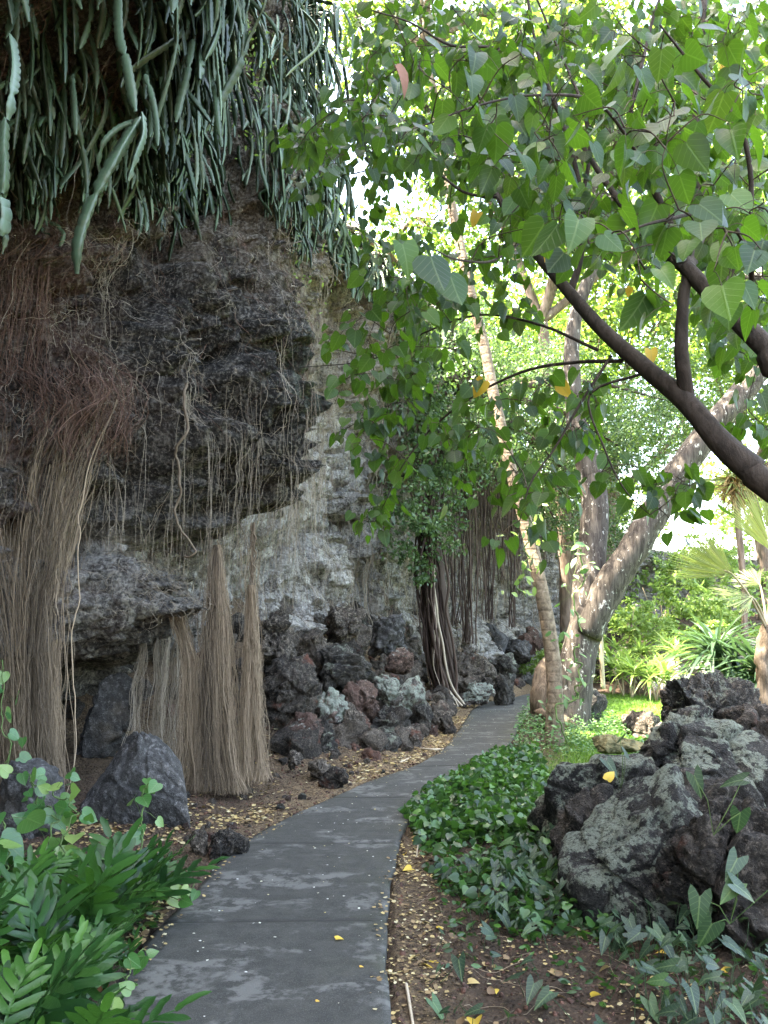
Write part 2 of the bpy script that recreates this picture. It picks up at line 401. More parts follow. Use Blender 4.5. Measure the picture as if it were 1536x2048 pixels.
M['bark_grey'] = bark_mat('furrowed_grey_bark', (.028, .023, .020), (.098, .084, .074), .12, 17., lichen=.30, lc=(.50, .49, .46))
M['bark_ring'] = bark_mat('ringed_tan_bark', (.10, .074, .054), (.25, .195, .145), .8, 12., rings=42.)
M['bark_far'] = bark_mat('background_bark', (.09, .065, .05), (.22, .17, .14), .2, 8.)
M['wood_cut'] = bark_mat('weathered_wood', (.07, .052, .038), (.20, .155, .115), .2, 18.)
M['moss_wood'] = bark_mat('mossy_wood', (.05, .05, .025), (.14, .125, .065), .6, 12.)
M['twig'] = bark_mat('twig_bark', (.03, .022, .015), (.09, .07, .045), .5, 30., bst=.3)
M['stem_green'] = fibre_mat('green_stem', (.05, .10, .03), (.14, .2, .07))
M['stem_pale'] = fibre_mat('pale_cane', (.25, .2, .13), (.42, .36, .26))
M['stick'] = fibre_mat('dry_stick', (.30, .24, .17), (.5, .42, .32))
M['dead_leaf'] = leaf_mat('brown_dead_leaf', G((0, (.16, .06, .035)), (1, (.30, .14, .08))), (.7, .3, .1), .15, .6, .3)

# ================================================================== PLAN: path edges, wall line, ground height
Lp = [(195, 2048), (240, 1950), (300, 1870), (390, 1780), (460, 1700), (560, 1640), (650, 1600), (740, 1560), (830, 1530), (885, 1500), (918, 1460), (943, 1420), (965, 1405)]
Rp = [(783, 2048), (772, 1940), (775, 1800), (790, 1720), (808, 1650), (860, 1600), (940, 1545), (1000, 1508), (1024, 1480), (1040, 1450), (1062, 1405)]
L = np.array([gnd(*p)[:2] for p in Lp]); Rr = np.array([gnd(*p)[:2] for p in Rp])
L = np.vstack([[-1.42, -4], [-1.28, 1], [-1.22, 2.4], L]); Rr = np.vstack([[-.22, -4], [-.12, 1], [-.03, 2.4], Rr])
far = [(1012, 20.2), (1058, 22), (1062, 24), (1040, 28), (1046, 32), (1085, 36), (1180, 40)]
fx = [((p-768)/F*y*1.0, y) for p, y in far]
L = np.vstack([L, fx]); Rr = np.vstack([Rr, [(x+1.25, y) for x, y in fx]])
L = L[np.argsort(L[:, 1])]; Rr = Rr[np.argsort(Rr[:, 1])]
_yy = np.linspace(-4, 40, 1200)
def _sm(a, k=15):
    p = np.pad(a, k, mode='edge'); return np.convolve(p, np.ones(2*k+1)/(2*k+1), 'valid')
_xl = _sm(np.interp(_yy, L[:, 1], L[:, 0]), 8); _xr = _sm(np.interp(_yy, Rr[:, 1], Rr[:, 0]), 8)
def xl(y): return np.interp(y, _yy, _xl)
def xr(y): return np.interp(y, _yy, _xr)
WP = catmull([(-5.2, -9, 0), (-4.9, -2, 0), (-4.65, 3, 0), (-4.5, 6, 0), (-4.3, 8.5, 0), (-3.6, 10.5, 0), (-2.6, 12.5, 0), (-1.5, 15, 0),
              (.1, 19, 0), (2.0, 24, 0), (4.5, 29, 0), (8, 33.5, 0), (13, 37.5, 0), (20, 40.5, 0), (30, 43, 0), (48, 46, 0)], 4000)[:, :2]
def xw(y): return np.interp(y, WP[:, 1], WP[:, 0])
def lawn_far(x): return np.interp(x, [2, 5, 6.2, 8, 12], [29, 25, 21, 17.5, 15])
def G_(x, y):
    x = np.asarray(x, float); y = np.asarray(y, float)
    a, b, w = xl(y), xr(y), xw(y)
    top = np.interp(y, [0, 6, 8.3, 9.6, 11.2, 13, 15, 20, 25, 33, 40], [.1, .15, .22, .55, 1.25, 1.8, 2.0, 1.8, 1.6, 1.3, 1.0])
    u = np.clip((a-.25-x)/np.maximum(a-.25-w, .3), 0, 1.15)
    h = top*u**1.15
    r = np.clip(x-b, 0, 50)
    h = h-.045*sstep(0, .05, r)*(y < 19)+.10*sstep(.3, 2.5, r)*sstep(12, 5, y)
    h = h+np.clip(y-lawn_far(x), 0, 40)*.085*sstep(0, 2, r)
    h = h+np.clip(y-29, 0, 60)*.03
    inp = (x > a-.01) & (x < b+.01) & (y < 40)
    n = fbm(np.stack([x*2.2, y*2.2, x*0], -1).reshape(-1, 3), 4, 3).reshape(x.shape)
    n2 = fbm(np.stack([x*14, y*14, x*0], -1).reshape(-1, 3), 3, 9).reshape(x.shape)
    out = (x < a) | (x > b)
    d = np.where(x < a, a-x, np.clip(x-b, 0, 9))
    h = h+out*sstep(0, .5, d)*(n*.07+n2*.018)+out*n2*.008
    return np.where(inp, -.09+np.clip(y-29, 0, 60)*.03, h)
def g1(x, y): return float(G_(np.array([x]), np.array([y]))[0])
def gp(px, py):
    """point on the actual ground seen at a pixel"""
    r = ray(px, py); t = 2.
    for k in range(400):
        p = np.array([0, 0, CH])+r*t
        if p[2] <= g1(p[0], p[1]): break
        t *= 1.012
    return p

# ---- ground
def axis(parts): return np.unique(np.concatenate([np.arange(a, b, s) for a, b, s in parts]))
gx = axis([(-160, -12, 12), (-12, -5.2, .6), (-5.2, 5.5, .045), (5.5, 12, .12), (12, 30, .6), (30, 200, 10)])
gy = axis([(-40, -2, 3), (-2, 2.2, .3), (2.2, 9, .04), (9, 15, .06), (15, 24, .1), (24, 50, .35), (50, 300, 15)])
X, Y = np.meshgrid(gx, gy, indexing='ij')
Z = G_(X, Y)
rightr = X-xr(Y)
grass = sstep(.4, 1.2, rightr)*sstep(8.2, 9.8, Y+X*.25)*sstep(0, -.8, Y-lawn_far(X))
leftd = xl(Y)-X
lit = sstep(.9, .15, np.where(leftd > 0, leftd, 9))*sstep(5, 8, Y)*.9+sstep(0, .05, rightr)*sstep(.5, .05, rightr)*sstep(12, 8, Y)*.8
lit *= .75; lit += (leftd > 0)*sstep(7.5, 9.5, Y)*.4
V = np.stack([X, Y, Z], -1).reshape(-1, 3)
# drop faces wholly under the path
fa = grid_faces(len(gx), len(gy))
ground = obj('ground', V, [fa[:, ::-1]], M['soil'], attrs={'grass': grass.ravel(), 'litter': np.clip(lit, 0, 1).ravel()})
tag(ground, kind='structure')

# ---- path slab
py_ = axis([(-4, 2.2, .2), (2.2, 12, .02), (12, 40, .06)])
seams = [3.18, 4.88, 6.55, 8.3, 10.2, 12.4, 14.8, 17.3, 20.5, 24, 28]
sd = np.min(np.abs(py_[:, None]-np.array(seams)[None]), 1)
nc = 36; uu = np.linspace(0, 1, nc)
PX = xl(py_)[:, None]+(xr(py_)-xl(py_))[:, None]*uu[None]
PY = np.repeat(py_[:, None], nc, 1)+.015*(uu[None]-.5)
jit = fbm(np.c_[py_*3, py_*0, py_*0], 4, 5)*.022
jit2 = fbm(np.c_[py_*3, py_*0+9, py_*0], 4, 6)*.014
PX[:, 0] += jit; PX[:, -1] += jit2
PZ = .004+.012*fbm(np.c_[PX.ravel()*.8, PY.ravel()*.8, PX.ravel()*0], 3, 8).reshape(PX.shape)+np.clip(PY-29, 0, 60)*.03
PZ -= (.010*np.exp(-(sd/.016)**2))[:, None]
edge = np.minimum(uu, 1-uu)[None]*np.ones_like(PX)
PZ -= .012*np.exp(-edge/.012)
side = lambda c: (np.stack([PX[:, c], PY[:, c], PZ[:, c]-.12], -1))
P3 = np.stack([PX, PY, PZ], -1)
P3 = np.concatenate([side(0)[:, None], P3, side(-1)[:, None]], 1)
sa = np.repeat(np.exp(-(sd/.026)**2)[:, None], nc+2, 1)
ea = np.concatenate([np.ones((len(py_), 1)), np.exp(-edge/.14)*np.r_[np.full(nc//2, .5), np.full(nc-nc//2, 1.)][None], np.ones((len(py_), 1))], 1)
ea = ea*np.clip((py_[:, None]-6)/5, .35, 1)
path = obj('path', P3.reshape(-1, 3), [grid_faces(len(py_), nc+2)[:, ::-1]], M['path'], attrs={'seam': sa.ravel(), 'edge': ea.ravel()})
tag(path, kind='structure')

# ================================================================== CLIFF
dW = np.gradient(WP, axis=0); arc = np.r_[0, np.cumsum(np.linalg.norm(np.diff(WP, axis=0), axis=1))]
def s_of_y(y): return np.interp(y, WP[:, 1], arc)
ss = [0.]
while ss[-1] < arc[-1]:
    y = np.interp(ss[-1], arc, WP[:, 1])
    ss.append(ss[-1]+(.35 if y < 2 else .12 if y < 5.5 else .034 if y < 16 else .05 if y < 24 else .09 if y < 34 else .2))
ss = np.array(ss)
sx = np.interp(ss, arc, WP[:, 0]); sy = np.interp(ss, arc, WP[:, 1])
tx = np.interp(ss, arc, dW[:, 0]); ty = np.interp(ss, arc, dW[:, 1]); tl = np.hypot(tx, ty)
nx, ny = ty/tl, -tx/tl
nx = _sm(nx, 12); ny = _sm(ny, 12)
ztop = np.interp(sy, [-9, 10.5, 12.5, 14.3, 18, 24, 30, 37, 46], [12.5, 12.5, 11, 9.3, 9.6, 9.2, 8.3, 5.2, 4.6])
NZ = 330; NT_ = 24
vv = np.linspace(0, 1, NZ)
Zc = -.6+vv[None]*(ztop[:, None]+.6)
Yc = np.repeat(sy[:, None], NZ, 1)
def gs(x, c, sl, sr): return np.exp(-((x-c)/np.where(x < c, sl, sr))**2)
fz = np.interp(Zc, [-1, 2.45, 2.75, 3.4, 4.25, 5.0, 6.0, 8, 12.5], [0, .02, .62, .86, 1.0, .9, .72, .66, .55])
d = 2.45*fz*gs(Yc, 10.35, 2.5, 1.15)
d += 1.0*gs(Yc, 10.4, 1.3, .7)*gs(Zc, 4.3, .9, .8)*.18
d += 2.5*sstep(5.6, 7.6, Zc)*sstep(9.5, 6.5, Yc)
d += .55*sstep(2.3, 3.4, Zc)*sstep(16, 12, Yc)*sstep(9.6, 10.5, Yc)
d += 1.75*gs(Yc, 9.6, 1.4, 1.1)*np.interp(Zc, [-1, 1.15, 1.5, 1.9, 2.3, 2.9], [0, .0, .8, 1.0, .65, 0])
d -= .7*gs(Yc, 9.5, .7, .8)*sstep(1.35, 1.1, Zc)
d += .5*sstep(5.5, 9, Zc)*sstep(13, 16, Yc)*sstep(30, 20, Yc)
d -= (Zc-1)*.10*sstep(14, 18, Yc)*sstep(5, 2, Zc)
d += .5*sstep(2.1, 1.2, Zc)*sstep(12, 16, Yc)
BX = sx[:, None]+nx[:, None]*d; BY = sy[:, None]+ny[:, None]*d
Q = np.stack([BX, BY, Zc], -1).reshape(-1, 3)
warp = np.stack([fbm(Q*1.3, 2, 31), fbm(Q*1.3+5, 2, 32), fbm(Q*1.3+9, 2, 33)], 1)*.35
f1, f2, cv = worley((Q+warp)*np.array([1.0, 1.0, .75]), 11)
g1_, g2_, cv2 = worley((Q+warp*.6)*np.array([2.9, 2.9, 2.2])+3, 17)
disp = .38*fbm(Q*.5, 3, 21)+.48*(ridged(Q*np.array([.95, .95, 1.5]), 4, 22)-.2)+(cv-.5)*.72-.10*sstep(.10, 0, f2-f1)
fine_d = (cv2-.5)*.20-.09*sstep(.10, 0, g2_-g1_)+.10*ridged(Q*4.0, 4, 23)+.05*ridged(Q*9.5, 3, 27)+.03*fbm(Q*17, 3, 24)
vert = fbm(Q*np.array([3.2, 3.2, .45]), 4, 25)
disp += .14*vert
# the recessed, run-off-stained wall is smoother than the bulge
smooth = gs(Yc, 13.5, 1.6, 2.2).ravel()*sstep(5.2, 4.4, Zc).ravel()*sstep(1.9, 2.4, Zc).ravel()
h1, h2, hv = worley((Q+warp)*np.array([1.5, 1.5, 1.9])+7, 61)
disp -= .34*sstep(.34, .08, h1)*(hv > .45)*(1-smooth)
st_ = .27; q_ = (disp+.12*fbm(Q*.9+3, 2, 66))/st_; fl_ = np.floor(q_); fr = q_-fl_
disp = disp*.4+.6*(fl_+sstep(.30, .62, fr))*st_
disp = disp*(1-.6*smooth)+fine_d*(1-.45*smooth)
disp = disp.reshape(BX.shape)
disp *= (sstep(0, .3, ztop[:, None]-Zc)*.7+.3)
CX = BX+nx[:, None]*disp; CY = BY+ny[:, None]*disp
CZ = Zc+.10*fbm(Q*2.1+40, 3, 28).reshape(Zc.shape)
cl = np.stack([CX, CY, CZ], -1)
offn = d+disp
# plateau on top
back = np.linspace(0, 1, NT_)[1:]**1.5*14
top = np.stack([CX[:, -1:]-nx[:, None]*back[None], CY[:, -1:]-ny[:, None]*back[None], CZ[:, -1:]+.35*np.sin(back/3)[None]+0*back[None]], -1)
topn = fbm(top.reshape(-1, 3)*.7, 3, 41).reshape(top.shape[:2]); top[..., 2] += topn*.3*np.minimum(1, back)[None]
full = np.concatenate([cl, top], 1); NZF = full.shape[1]
n_a = fbm(Q*np.array([1.1, 1.1, .4]), 3, 51).reshape(Zc.shape)*.5+.5
white = .34*sstep(6.5, 3, Zc)+.35*sstep(11.5, 13, Yc)*sstep(26, 20, Yc)+2.9*gs(Yc, 13.6, 1.9, 3.2)*sstep(5.8, 4.6, Zc)*sstep(1.5, 2.4, Zc)+.8*gs(Yc, 9.7, 1.0, .7)*gs(Zc, 2.45, .35, .4)\
    + .7*gs(Yc, 18, 1.5, 2)*gs(Zc, 2.4, .5, .8)+.55*sstep(22, 26, Yc)*sstep(6, 3, Zc)+.8*sstep(34, 37, Yc)  # last term paints the far wall white as if sunlit
white = 1.35*white*(.45+.9*n_a)*(1-.75*gs(Yc, 10.2, 1.6, .7)*sstep(2.7, 3.2, Zc))
tan = .45*sstep(5, 6, Zc)+.6*sstep(11.5, 13, Yc)*sstep(4.2, 6.5, Zc)+.22*sstep(11.8, 13.5, Yc)*sstep(25, 20, Yc)
red = .75*sstep(9.3, 7.8, Yc)+.8*sstep(11, 12.5, Yc)*sstep(2.3, 1.5, Zc)
lava = gs(Yc, 10.0, 3.4, 1.5)*sstep(2.5, 2.75, Zc)*sstep(7.0, 5.2, Zc)  # black bulge lava, with deeper overhang shadow put into the colour
lava = np.clip(lava*1.6, 0, 1)*(.55+.45*sstep(.25, .6, n_a))+.6*gs(Yc, 9.4, 2.2, 1.0)*sstep(2.6, 2.2, Zc)*sstep(.35, .55, n_a)
white = white*(1-.8*lava)
green = .8*gs(Yc, 10.6, .55, .6)*gs(Zc, 4.5, .7, .6)
padc = lambda a, v=None: np.concatenate([a, np.repeat(a[:, -1:], NT_-1, 1)], 1).ravel()
cliff = obj('cliff', full.reshape(-1, 3), [grid_faces(len(ss), NZF)], M['cliff'],
            attrs={'white': np.clip(padc(white), 0, 1), 'tan': np.clip(padc(tan), 0, 1), 'red': np.clip(padc(red), 0, 1), 'green': np.clip(padc(green), 0, 1), 'lava': np.clip(padc(lava), 0, 1)})
tag(cliff, kind='structure')
def cliff_at(y, z, out=0.02):
    """surface points for plan position y and height z (arrays), pushed out a little; also the outward direction"""
    y = np.asarray(y, float); z = np.asarray(z, float)
    i = np.clip(np.searchsorted(sy, y), 1, len(sy)-1)
    v = np.clip((z+.6)/(ztop[i]+.6), 0, 1)*(NZ-1); k = np.clip(v.astype(int), 0, NZ-1)
    n = np.stack([nx[i], ny[i], np.zeros_like(nx[i])], -1)
    return cl[i, k]+n*out, n, offn[i, k]
def hang(y, z0, z1, K, out=.03, wob=.03, relax=.0, lean=0.):
    """strands hanging plumb from the face: y,z0,z1 arrays (N,)"""
    N = len(y); t = np.linspace(0, 1, K)[None]
    zz = z0[:, None]+(z1-z0)[:, None]*t
    yy = y[:, None]+lean*t*(z0-z1)[:, None]*rng.normal(size=(N, 1))
    i = np.clip(np.searchsorted(sy, yy), 1, len(sy)-1)
    v = np.clip((zz+.6)/(ztop[i]+.6), 0, 1)*(NZ-1); k = np.clip(v.astype(int), 0, NZ-1)
    off = np.maximum.accumulate(offn[i, k], axis=1)
    off = off*(1-relax)+offn[i, k]*relax+out
    bx = sx[i]+nx[i]*off; by = sy[i]+ny[i]*off
    w = np.cumsum(rng.normal(size=(N, K, 3))*wob, axis=1)*.5; w[:, :, 2] *= .2
    w -= w[:, :1]
    P = np.stack([bx, by, zz], -1)+w
    # ease the jumps the blocky face gives
    for _ in range(2): P[:, 1:-1] = (P[:, :-2]+2*P[:, 1:-1]+P[:, 2:])/4
    return P

# ================================================================== ROCKS
def ico(sub):
    import bmesh
    bm = bmesh.new(); bmesh.ops.create_icosphere(bm, subdivisions=sub, radius=1.0)
    V = np.array([v.co[:] for v in bm.verts]); Fc = np.array([[v.index for v in f.verts] for f in bm.faces]); bm.free()
    return V, Fc
ICO = {k: ico(k) for k in (2, 3, 4, 5, 6)}
def rock_shape(dims, seed, sub=5, rough=1., cuts=14, pits=.5, sx_=None):
    """angular lava block: a ball cut by random planes, then broken up by noise; dims full sizes in m"""
    r = np.random.default_rng(seed); V, Fc = ICO[sub]; P = V.copy()
    for k in range(cuts):
        n = r.normal(size=3); n /= np.linalg.norm(n); c = r.uniform(.46, .80)
        dd = np.clip(P@n-c, 0, None); P = P-dd[:, None]*n*.93
    P = P*np.array(dims)/2/ (np.abs(P).max(0))
    s = float(np.mean(dims)); q = P/s
    nrm = P/(np.array(dims)/2)**2; nrm /= np.linalg.norm(nrm, axis=1, keepdims=True)
    dsp = .05*fbm(q*1.8+seed, 3, seed)+.075*ridged(q*3.4+seed, 4, seed+5)+.03*ridged(q*8, 3, seed+7)*pits*1.6+.014*fbm(q*26, 2, seed+9)
    f1, f2, cv = worley(q*2.6+seed*1.7, seed+2)
    dsp += (cv-.5)*.15-.07*sstep(.12, 0, f2-f1)
    f1, f2, cv = worley(q*6.3+seed*.7, seed+4); dsp += (cv-.5)*.045-.02*sstep(.12, 0, f2-f1)
    return P+nrm*(dsp*s*rough)[:, None], Fc
def rock(label, px, py, w_px, h_px, Yd, mat, seed, depth=1., sub=5, rz=0., rough=1., name='boulder', group=None, cuts=14, cat='rock', bury=.12, tilt=(0, 0), pits=.5, apex=None):
    """px,py: centre of the visible face in the photograph; w,h in photograph pixels"""
    c = at(px, py, Yd); w_ = w_px/F*Yd; h_ = h_px/F*Yd
    P, Fc = rock_shape((w_, w_*depth, h_*(1+bury)), seed, sub, rough, cuts, pits)
    if apex:
        zt = np.clip((P[:, 2]-P[:, 2].min())/np.ptp(P[:, 2]), 0, 1); P[:, 0] = P[:, 0]*(1-apex[0]*zt)+apex[1]*w_*zt; P[:, 1] = P[:, 1]*(1-.5*apex[0]*zt)
    Rm = np.array(Euler((tilt[0], tilt[1], rz)).to_matrix()); P = P@Rm.T
    P += c+np.array([0, w_*depth*.35, -h_*bury*.5])
    o = obj(name, P, [Fc], M[mat], loc=(P[:, 0].mean(), P[:, 1].mean(), P[:, 2].min()))
    return tag(o, label, cat, group)
RX = []
def RK(*a, **k): RX.append(rock(*a, **k)); return RX[-1]
# --- pile on the right
RK('broad black lava boulder with pale grey-green lichen cap, nearest the path of the right-hand pile', 1200, 1590, 300, 215, 6.2, 'rock_lichen', 101, depth=.75, sub=6, cuts=8, rough=.5, tilt=(.1, .14), bury=.35)
RK('big boulder with a lichen patch and cracked reddish left face, front of right-hand pile', 1325, 1712, 320, 360, 4.75, 'rock_lichen', 131, depth=.85, sub=6, cuts=7, tilt=(.12, -.05), rz=.2, bury=.25, rough=.42)
RK('dark split rock face tucked between the lichen-capped boulder and the big cracked boulder', 1180, 1690, 170, 210, 5.5, 'rock_dark', 103, depth=.8, sub=5, bury=.2)
RK('lichen-covered boulder at the right edge of the photo below the black crest rock', 1478, 1570, 270, 330, 5.5, 'rock_lichen', 104, depth=.9, sub=6, cuts=8, rough=.5, rz=.5, bury=.2)
RK('pale grey lichen boulder under the black crest rock in the right-hand pile', 1400, 1495, 210, 130, 6.4, 'rock_lichen', 105, depth=.8, sub=5, rz=.4)
RK('lichen-spotted block wedged at the upper left of the right-hand pile', 1350, 1530, 120, 110, 6.6, 'rock_lichen', 119, depth=.8, sub=5)
RK('rough black crest rock on top of the right-hand pile with yellow litter on it', 1440, 1420, 190, 130, 6.9, 'rock_lichen2', 106, depth=.8, sub=6, rough=1.5, tilt=(0, -.12), pits=1.2)
RK('rough black rock at the right edge beside the crest rock', 1535, 1475, 130, 150, 6.5, 'rock_dark', 107, depth=.9, sub=5, rough=1.4, pits=1.2)
RK('very dark low boulder in the bottom right corner with arrowhead leaves on it', 1500, 1800, 330, 330, 4.4, 'rock_dark', 108, depth=.8, sub=6, rough=1.2, pits=1., bury=.3)
RK('dark pitted block wedged beneath the lichen boulder at the right edge', 1430, 1680, 190, 210, 5.0, 'rock_dark', 109, depth=.8, sub=5, rough=1.3, pits=1.1)
RK('upright black pitted rock standing on the lawn beside the forked trunk', 1188, 1408, 52, 78, 14.8, 'rock_lichen2', 110, depth=.8, sub=4)
RK('low brown rock mound on the lawn beyond the lichen boulders', 1293, 1447, 88, 44, 12.6, 'rock', 111, depth=1.2, sub=5, bury=.3, rough=.8)
RK('flat dark stone under the grass edge behind the mossy slab', 1360, 1462, 90, 34, 11.2, 'rock_grey', 113, depth=1.2, sub=4, bury=.3)
# --- foreground left
RK('large triangular slab of smooth dark grey rock beside the ferns', 300, 1590, 345, 230, 6.9, 'rock_grey', 114, depth=.5, sub=6, rough=.38, cuts=5, tilt=(-.15, .0), pits=.15, bury=.2, apex=(.55, -.17))
RK('dark boulder at the left edge below the great root curtain', 30, 1650, 150, 210, 6.5, 'rock_grey', 115, depth=.9, sub=5, rough=.8, bury=.2)
RK('small pitted black lava stone at the path edge, right of the grey slab', 448, 1692, 70, 52, 6.15, 'rock_dark', 116, sub=5, rough=1.2, pits=1.2)
RK('small upright brown lava stone between the grey slab and the pitted stone', 396, 1688, 40, 56, 6.2, 'rock', 117, sub=4)
RK('dark shaded boulder leaning in the hollow under the ledge', 205, 1430, 105, 170, 9.0, 'rock_grey', 118, depth=.7, sub=5, rough=.7, tilt=(0, .2))
# --- left slope
S_ = [
 ('flat-faced black block on the slope above the red rocks, right of the root cones', 578, 1368, 120, 112, 10.6, 'rock_dark', dict(cuts=6, depth=.8)),
 ('large grey-brown boulder with a yellowish lichen face in the middle of the slope', 686, 1326, 112, 92, 12.0, 'rock_lichen2', dict(depth=.9)),
 ('rounded boulder crusted with white-green lichen just below the flat-faced black block', 658, 1415, 66, 66, 11.2, 'rock_pale', {}),
 ('brick-red broken rock with a pale top left of the two mint-lichen rocks', 722, 1398, 68, 72, 11.8, 'rock_red', {}),
 ('mint-lichen boulder second from the right in the pale row on the slope', 775, 1382, 62, 58, 12.4, 'rock_pale', {}),
 ('mint-lichen boulder with a brown right side, rightmost in the pale row on the slope', 815, 1388, 52, 60, 12.7, 'rock_pale', {}),
 ('small reddish rock between the white-green boulder and the brick-red one', 703, 1395, 34, 56, 11.7, 'rock_red', {}),
 ('mossy dark boulder capped with yellow litter below the mint-lichen rocks', 780, 1452, 88, 78, 11.6, 'rock_lichen2', {}),
 ('squat dark boulder left of the litter-capped mossy boulder', 712, 1455, 78, 70, 11.1, 'rock', {}),
 ('tall dark lichen-flecked boulder above the brown soil strip', 640, 1485, 56, 84, 10.2, 'rock_lichen2', {}),
 ('reddish-brown rock left of the tall lichen-flecked boulder', 598, 1465, 66, 56, 10.0, 'rock_red', {}),
 ('low lichen-flecked rock at the foot of the slope by the soil strip', 765, 1498, 56, 38, 10.9, 'rock_lichen2', {}),
 ('dark angular rock at the foot of the slope, right of the low lichen-flecked rock', 820, 1478, 44, 58, 11.6, 'rock', {}),
 ('brown-grey rock high on the slope left of the banyan pillar', 842, 1424, 48, 56, 12.9, 'rock_lichen2', {}),
 ('dark block below the banyan pillar foot on the left', 878, 1432, 46, 58, 13.6, 'rock', {}),
 ('small dark rock nearest the path at the foot of the banyan pillar', 898, 1452, 30, 36, 13.3, 'rock_dark', {}),
 ('long low rock with a mint lichen stripe beside the path crest', 955, 1384, 72, 36, 17.6, 'rock_pale', dict(depth=.6)),
 ('dark lumpy rock at the path crest right of the striped one', 1012, 1378, 38, 52, 18.3, 'rock_lichen2', {}),
 ('dark rubble-topped boulder behind the striped rock', 948, 1345, 100, 58, 18.9, 'rock', {}),
 ('rounded grey boulder behind the path crest rocks', 1005, 1335, 58, 52, 20.0, 'rock_lichen2', {}),
 ('upright pointed grey boulder against the far cliff foot', 988, 1275, 46, 62, 25.0, 'rock_grey', {}),
 ('wide grey block against the far cliff foot', 1030, 1290, 56, 42, 25.5, 'rock_grey', {}),
 ('pinkish brown block at the far cliff foot left of the ringed trunk', 1068, 1276, 44, 38, 27, 'rock_red', {}),
 ('flat dark lava stone lying on the soil strip nearest the path', 668, 1556, 52, 32, 8.75, 'rock_dark', {}),
 ('knobbly brown stone just above the flat lava stone on the soil strip', 640, 1535, 40, 30, 9.1, 'rock', {}),
 ('dark stone half sunk in the mulch right of the root cones', 586, 1520, 32, 26, 9.3, 'rock', {}),
 ('pale-streaked block on the slope above the large grey-brown boulder', 620, 1300, 60, 76, 12.3, 'rock', {}),
 ('dark block at the top of the slope under the pale wall', 690, 1240, 74, 56, 14.2, 'rock', {}),
 ('grey block at the top of the slope left of the banyan pillar', 770, 1260, 64, 60, 14.8, 'rock_grey', {}),
 ('reddish rock in the dusty red hollow left of the banyan pillar', 800, 1322, 52, 40, 14.2, 'rock_red', {}),
 ('black hollowed rock behind the tall root cone', 465, 1370, 60, 110, 10.3, 'rock_dark', {}),
 ('jagged block standing right of the tall root cone', 545, 1275, 70, 90, 11.6, 'rock', {}),
]
for k, (lb, px, py, w_, h_, Yd, mt, kw) in enumerate(S_):
    kw = dict(dict(sub=5 if w_ > 55 else 4, rough=1.25, pits=1.), **kw)
    RK(lb, px, py, w_*1.08, h_*1.02, Yd, mt, 200+k, rz=(k*1.7) % 3, bury=.35, **kw)
# --- far garden boulders (right)
for k, (lb, px, py, w_, h_, Yd, mt) in enumerate([
 ('dark boulder behind the lawn at the left end of the strap-leaved plants', 1232, 1342, 70, 56, 24, 'rock'),
 ('dark stone above the lawn between the forked trunk and the pale cane', 1210, 1322, 36, 40, 25, 'rock_grey'),
 ('large pale grey boulder behind the lawn, right of the strap-leaved plants', 1345, 1362, 66, 72, 21, 'rock_far'),
 ('flat pinkish boulder at the foot of the large pale grey one', 1352, 1402, 56, 32, 19, 'rock_far'),
 ('brownish boulder among the stems of the strap-leaved plants', 1305, 1385, 44, 38, 21, 'rock_far'),
 ('sunlit squarish boulder high in the far garden', 1370, 1290, 56, 50, 27, 'rock_far'),
 ('rounded sunlit boulder beside the squarish one high in the far garden', 1410, 1305, 42, 44, 26, 'rock_far'),
 ('rust-coloured outcrop in the far garden behind the forked trunk', 1285, 1218, 72, 36, 33, 'rock_far'),
 ('flat grey outcrop below the rust-coloured one in the far garden', 1240, 1245, 76, 30, 31, 'rock_far')]):
    RK(lb, px, py, w_, h_, Yd, mt, 300+k, sub=4)
# --- rubble: many alike small stones on the slope, copies of a few shapes
rub = []
for k in range(7):
    P, Fc = rock_shape((1, .9, .75), 400+k, 3 if k else 4, 1.3, 8, 1.)
    o = bpy.data.objects.new('rubble_stone', raw_mesh('rubble_stone', P, [Fc])); o.data.materials.append(M[['rock', 'rock_dark', 'rock_red', 'rock', 'rock_lichen2', 'rock', 'chip'][k]])
    rub.append(o)
n = 0
while n < 420:
    if n < 70:
        y = rng.uniform(9.8, 19); x = xl(y)-.45-(xl(y)-xw(y)-.4)*rng.random()**.7; s = rng.uniform(.28, .58)
    elif n < 330:
        y = rng.uniform(9.3, 24); a = xl(y); w_ = xw(y)
        x = a-.3-(a-w_)*rng.random()**.8; s = rng.uniform(.10, .42)*(1 if y > 11 else .7)
    else:
        y = rng.uniform(5.2, 11); x = xl(y)-rng.uniform(.05, 1.3); s = rng.uniform(.03, .10)
    if x < xw(y)-.2: continue
    o = rub[rng.integers(7) if s < .3 else [0, 1, 3, 4, 5][rng.integers(5)]]
    o = o.copy(); COL.objects.link(o)
    o.location = (x, y, g1(x, y)+s*.12); o.rotation_euler = tuple(rng.uniform(0, 6.28, 3)); o.scale = (s, s, s)
    o.name = 'lava_block' if n < 70 else 'rubble_stone' if n < 330 else 'fist_sized_stone'
    if n < 70: tag(o, 'dark broken lava block half sunk in the rubble slope left of the path', 'rock', 'broken lava blocks sunk in the left slope')
    elif n < 330: tag(o, 'small angular lava stone lying among the loose rubble on the left slope', 'stone', 'loose rubble stones on the left slope')
    else: tag(o, 'fist-sized lava stone on the brown soil strip left of the path', 'stone', 'small stones on the soil strip left of the path')
    n += 1

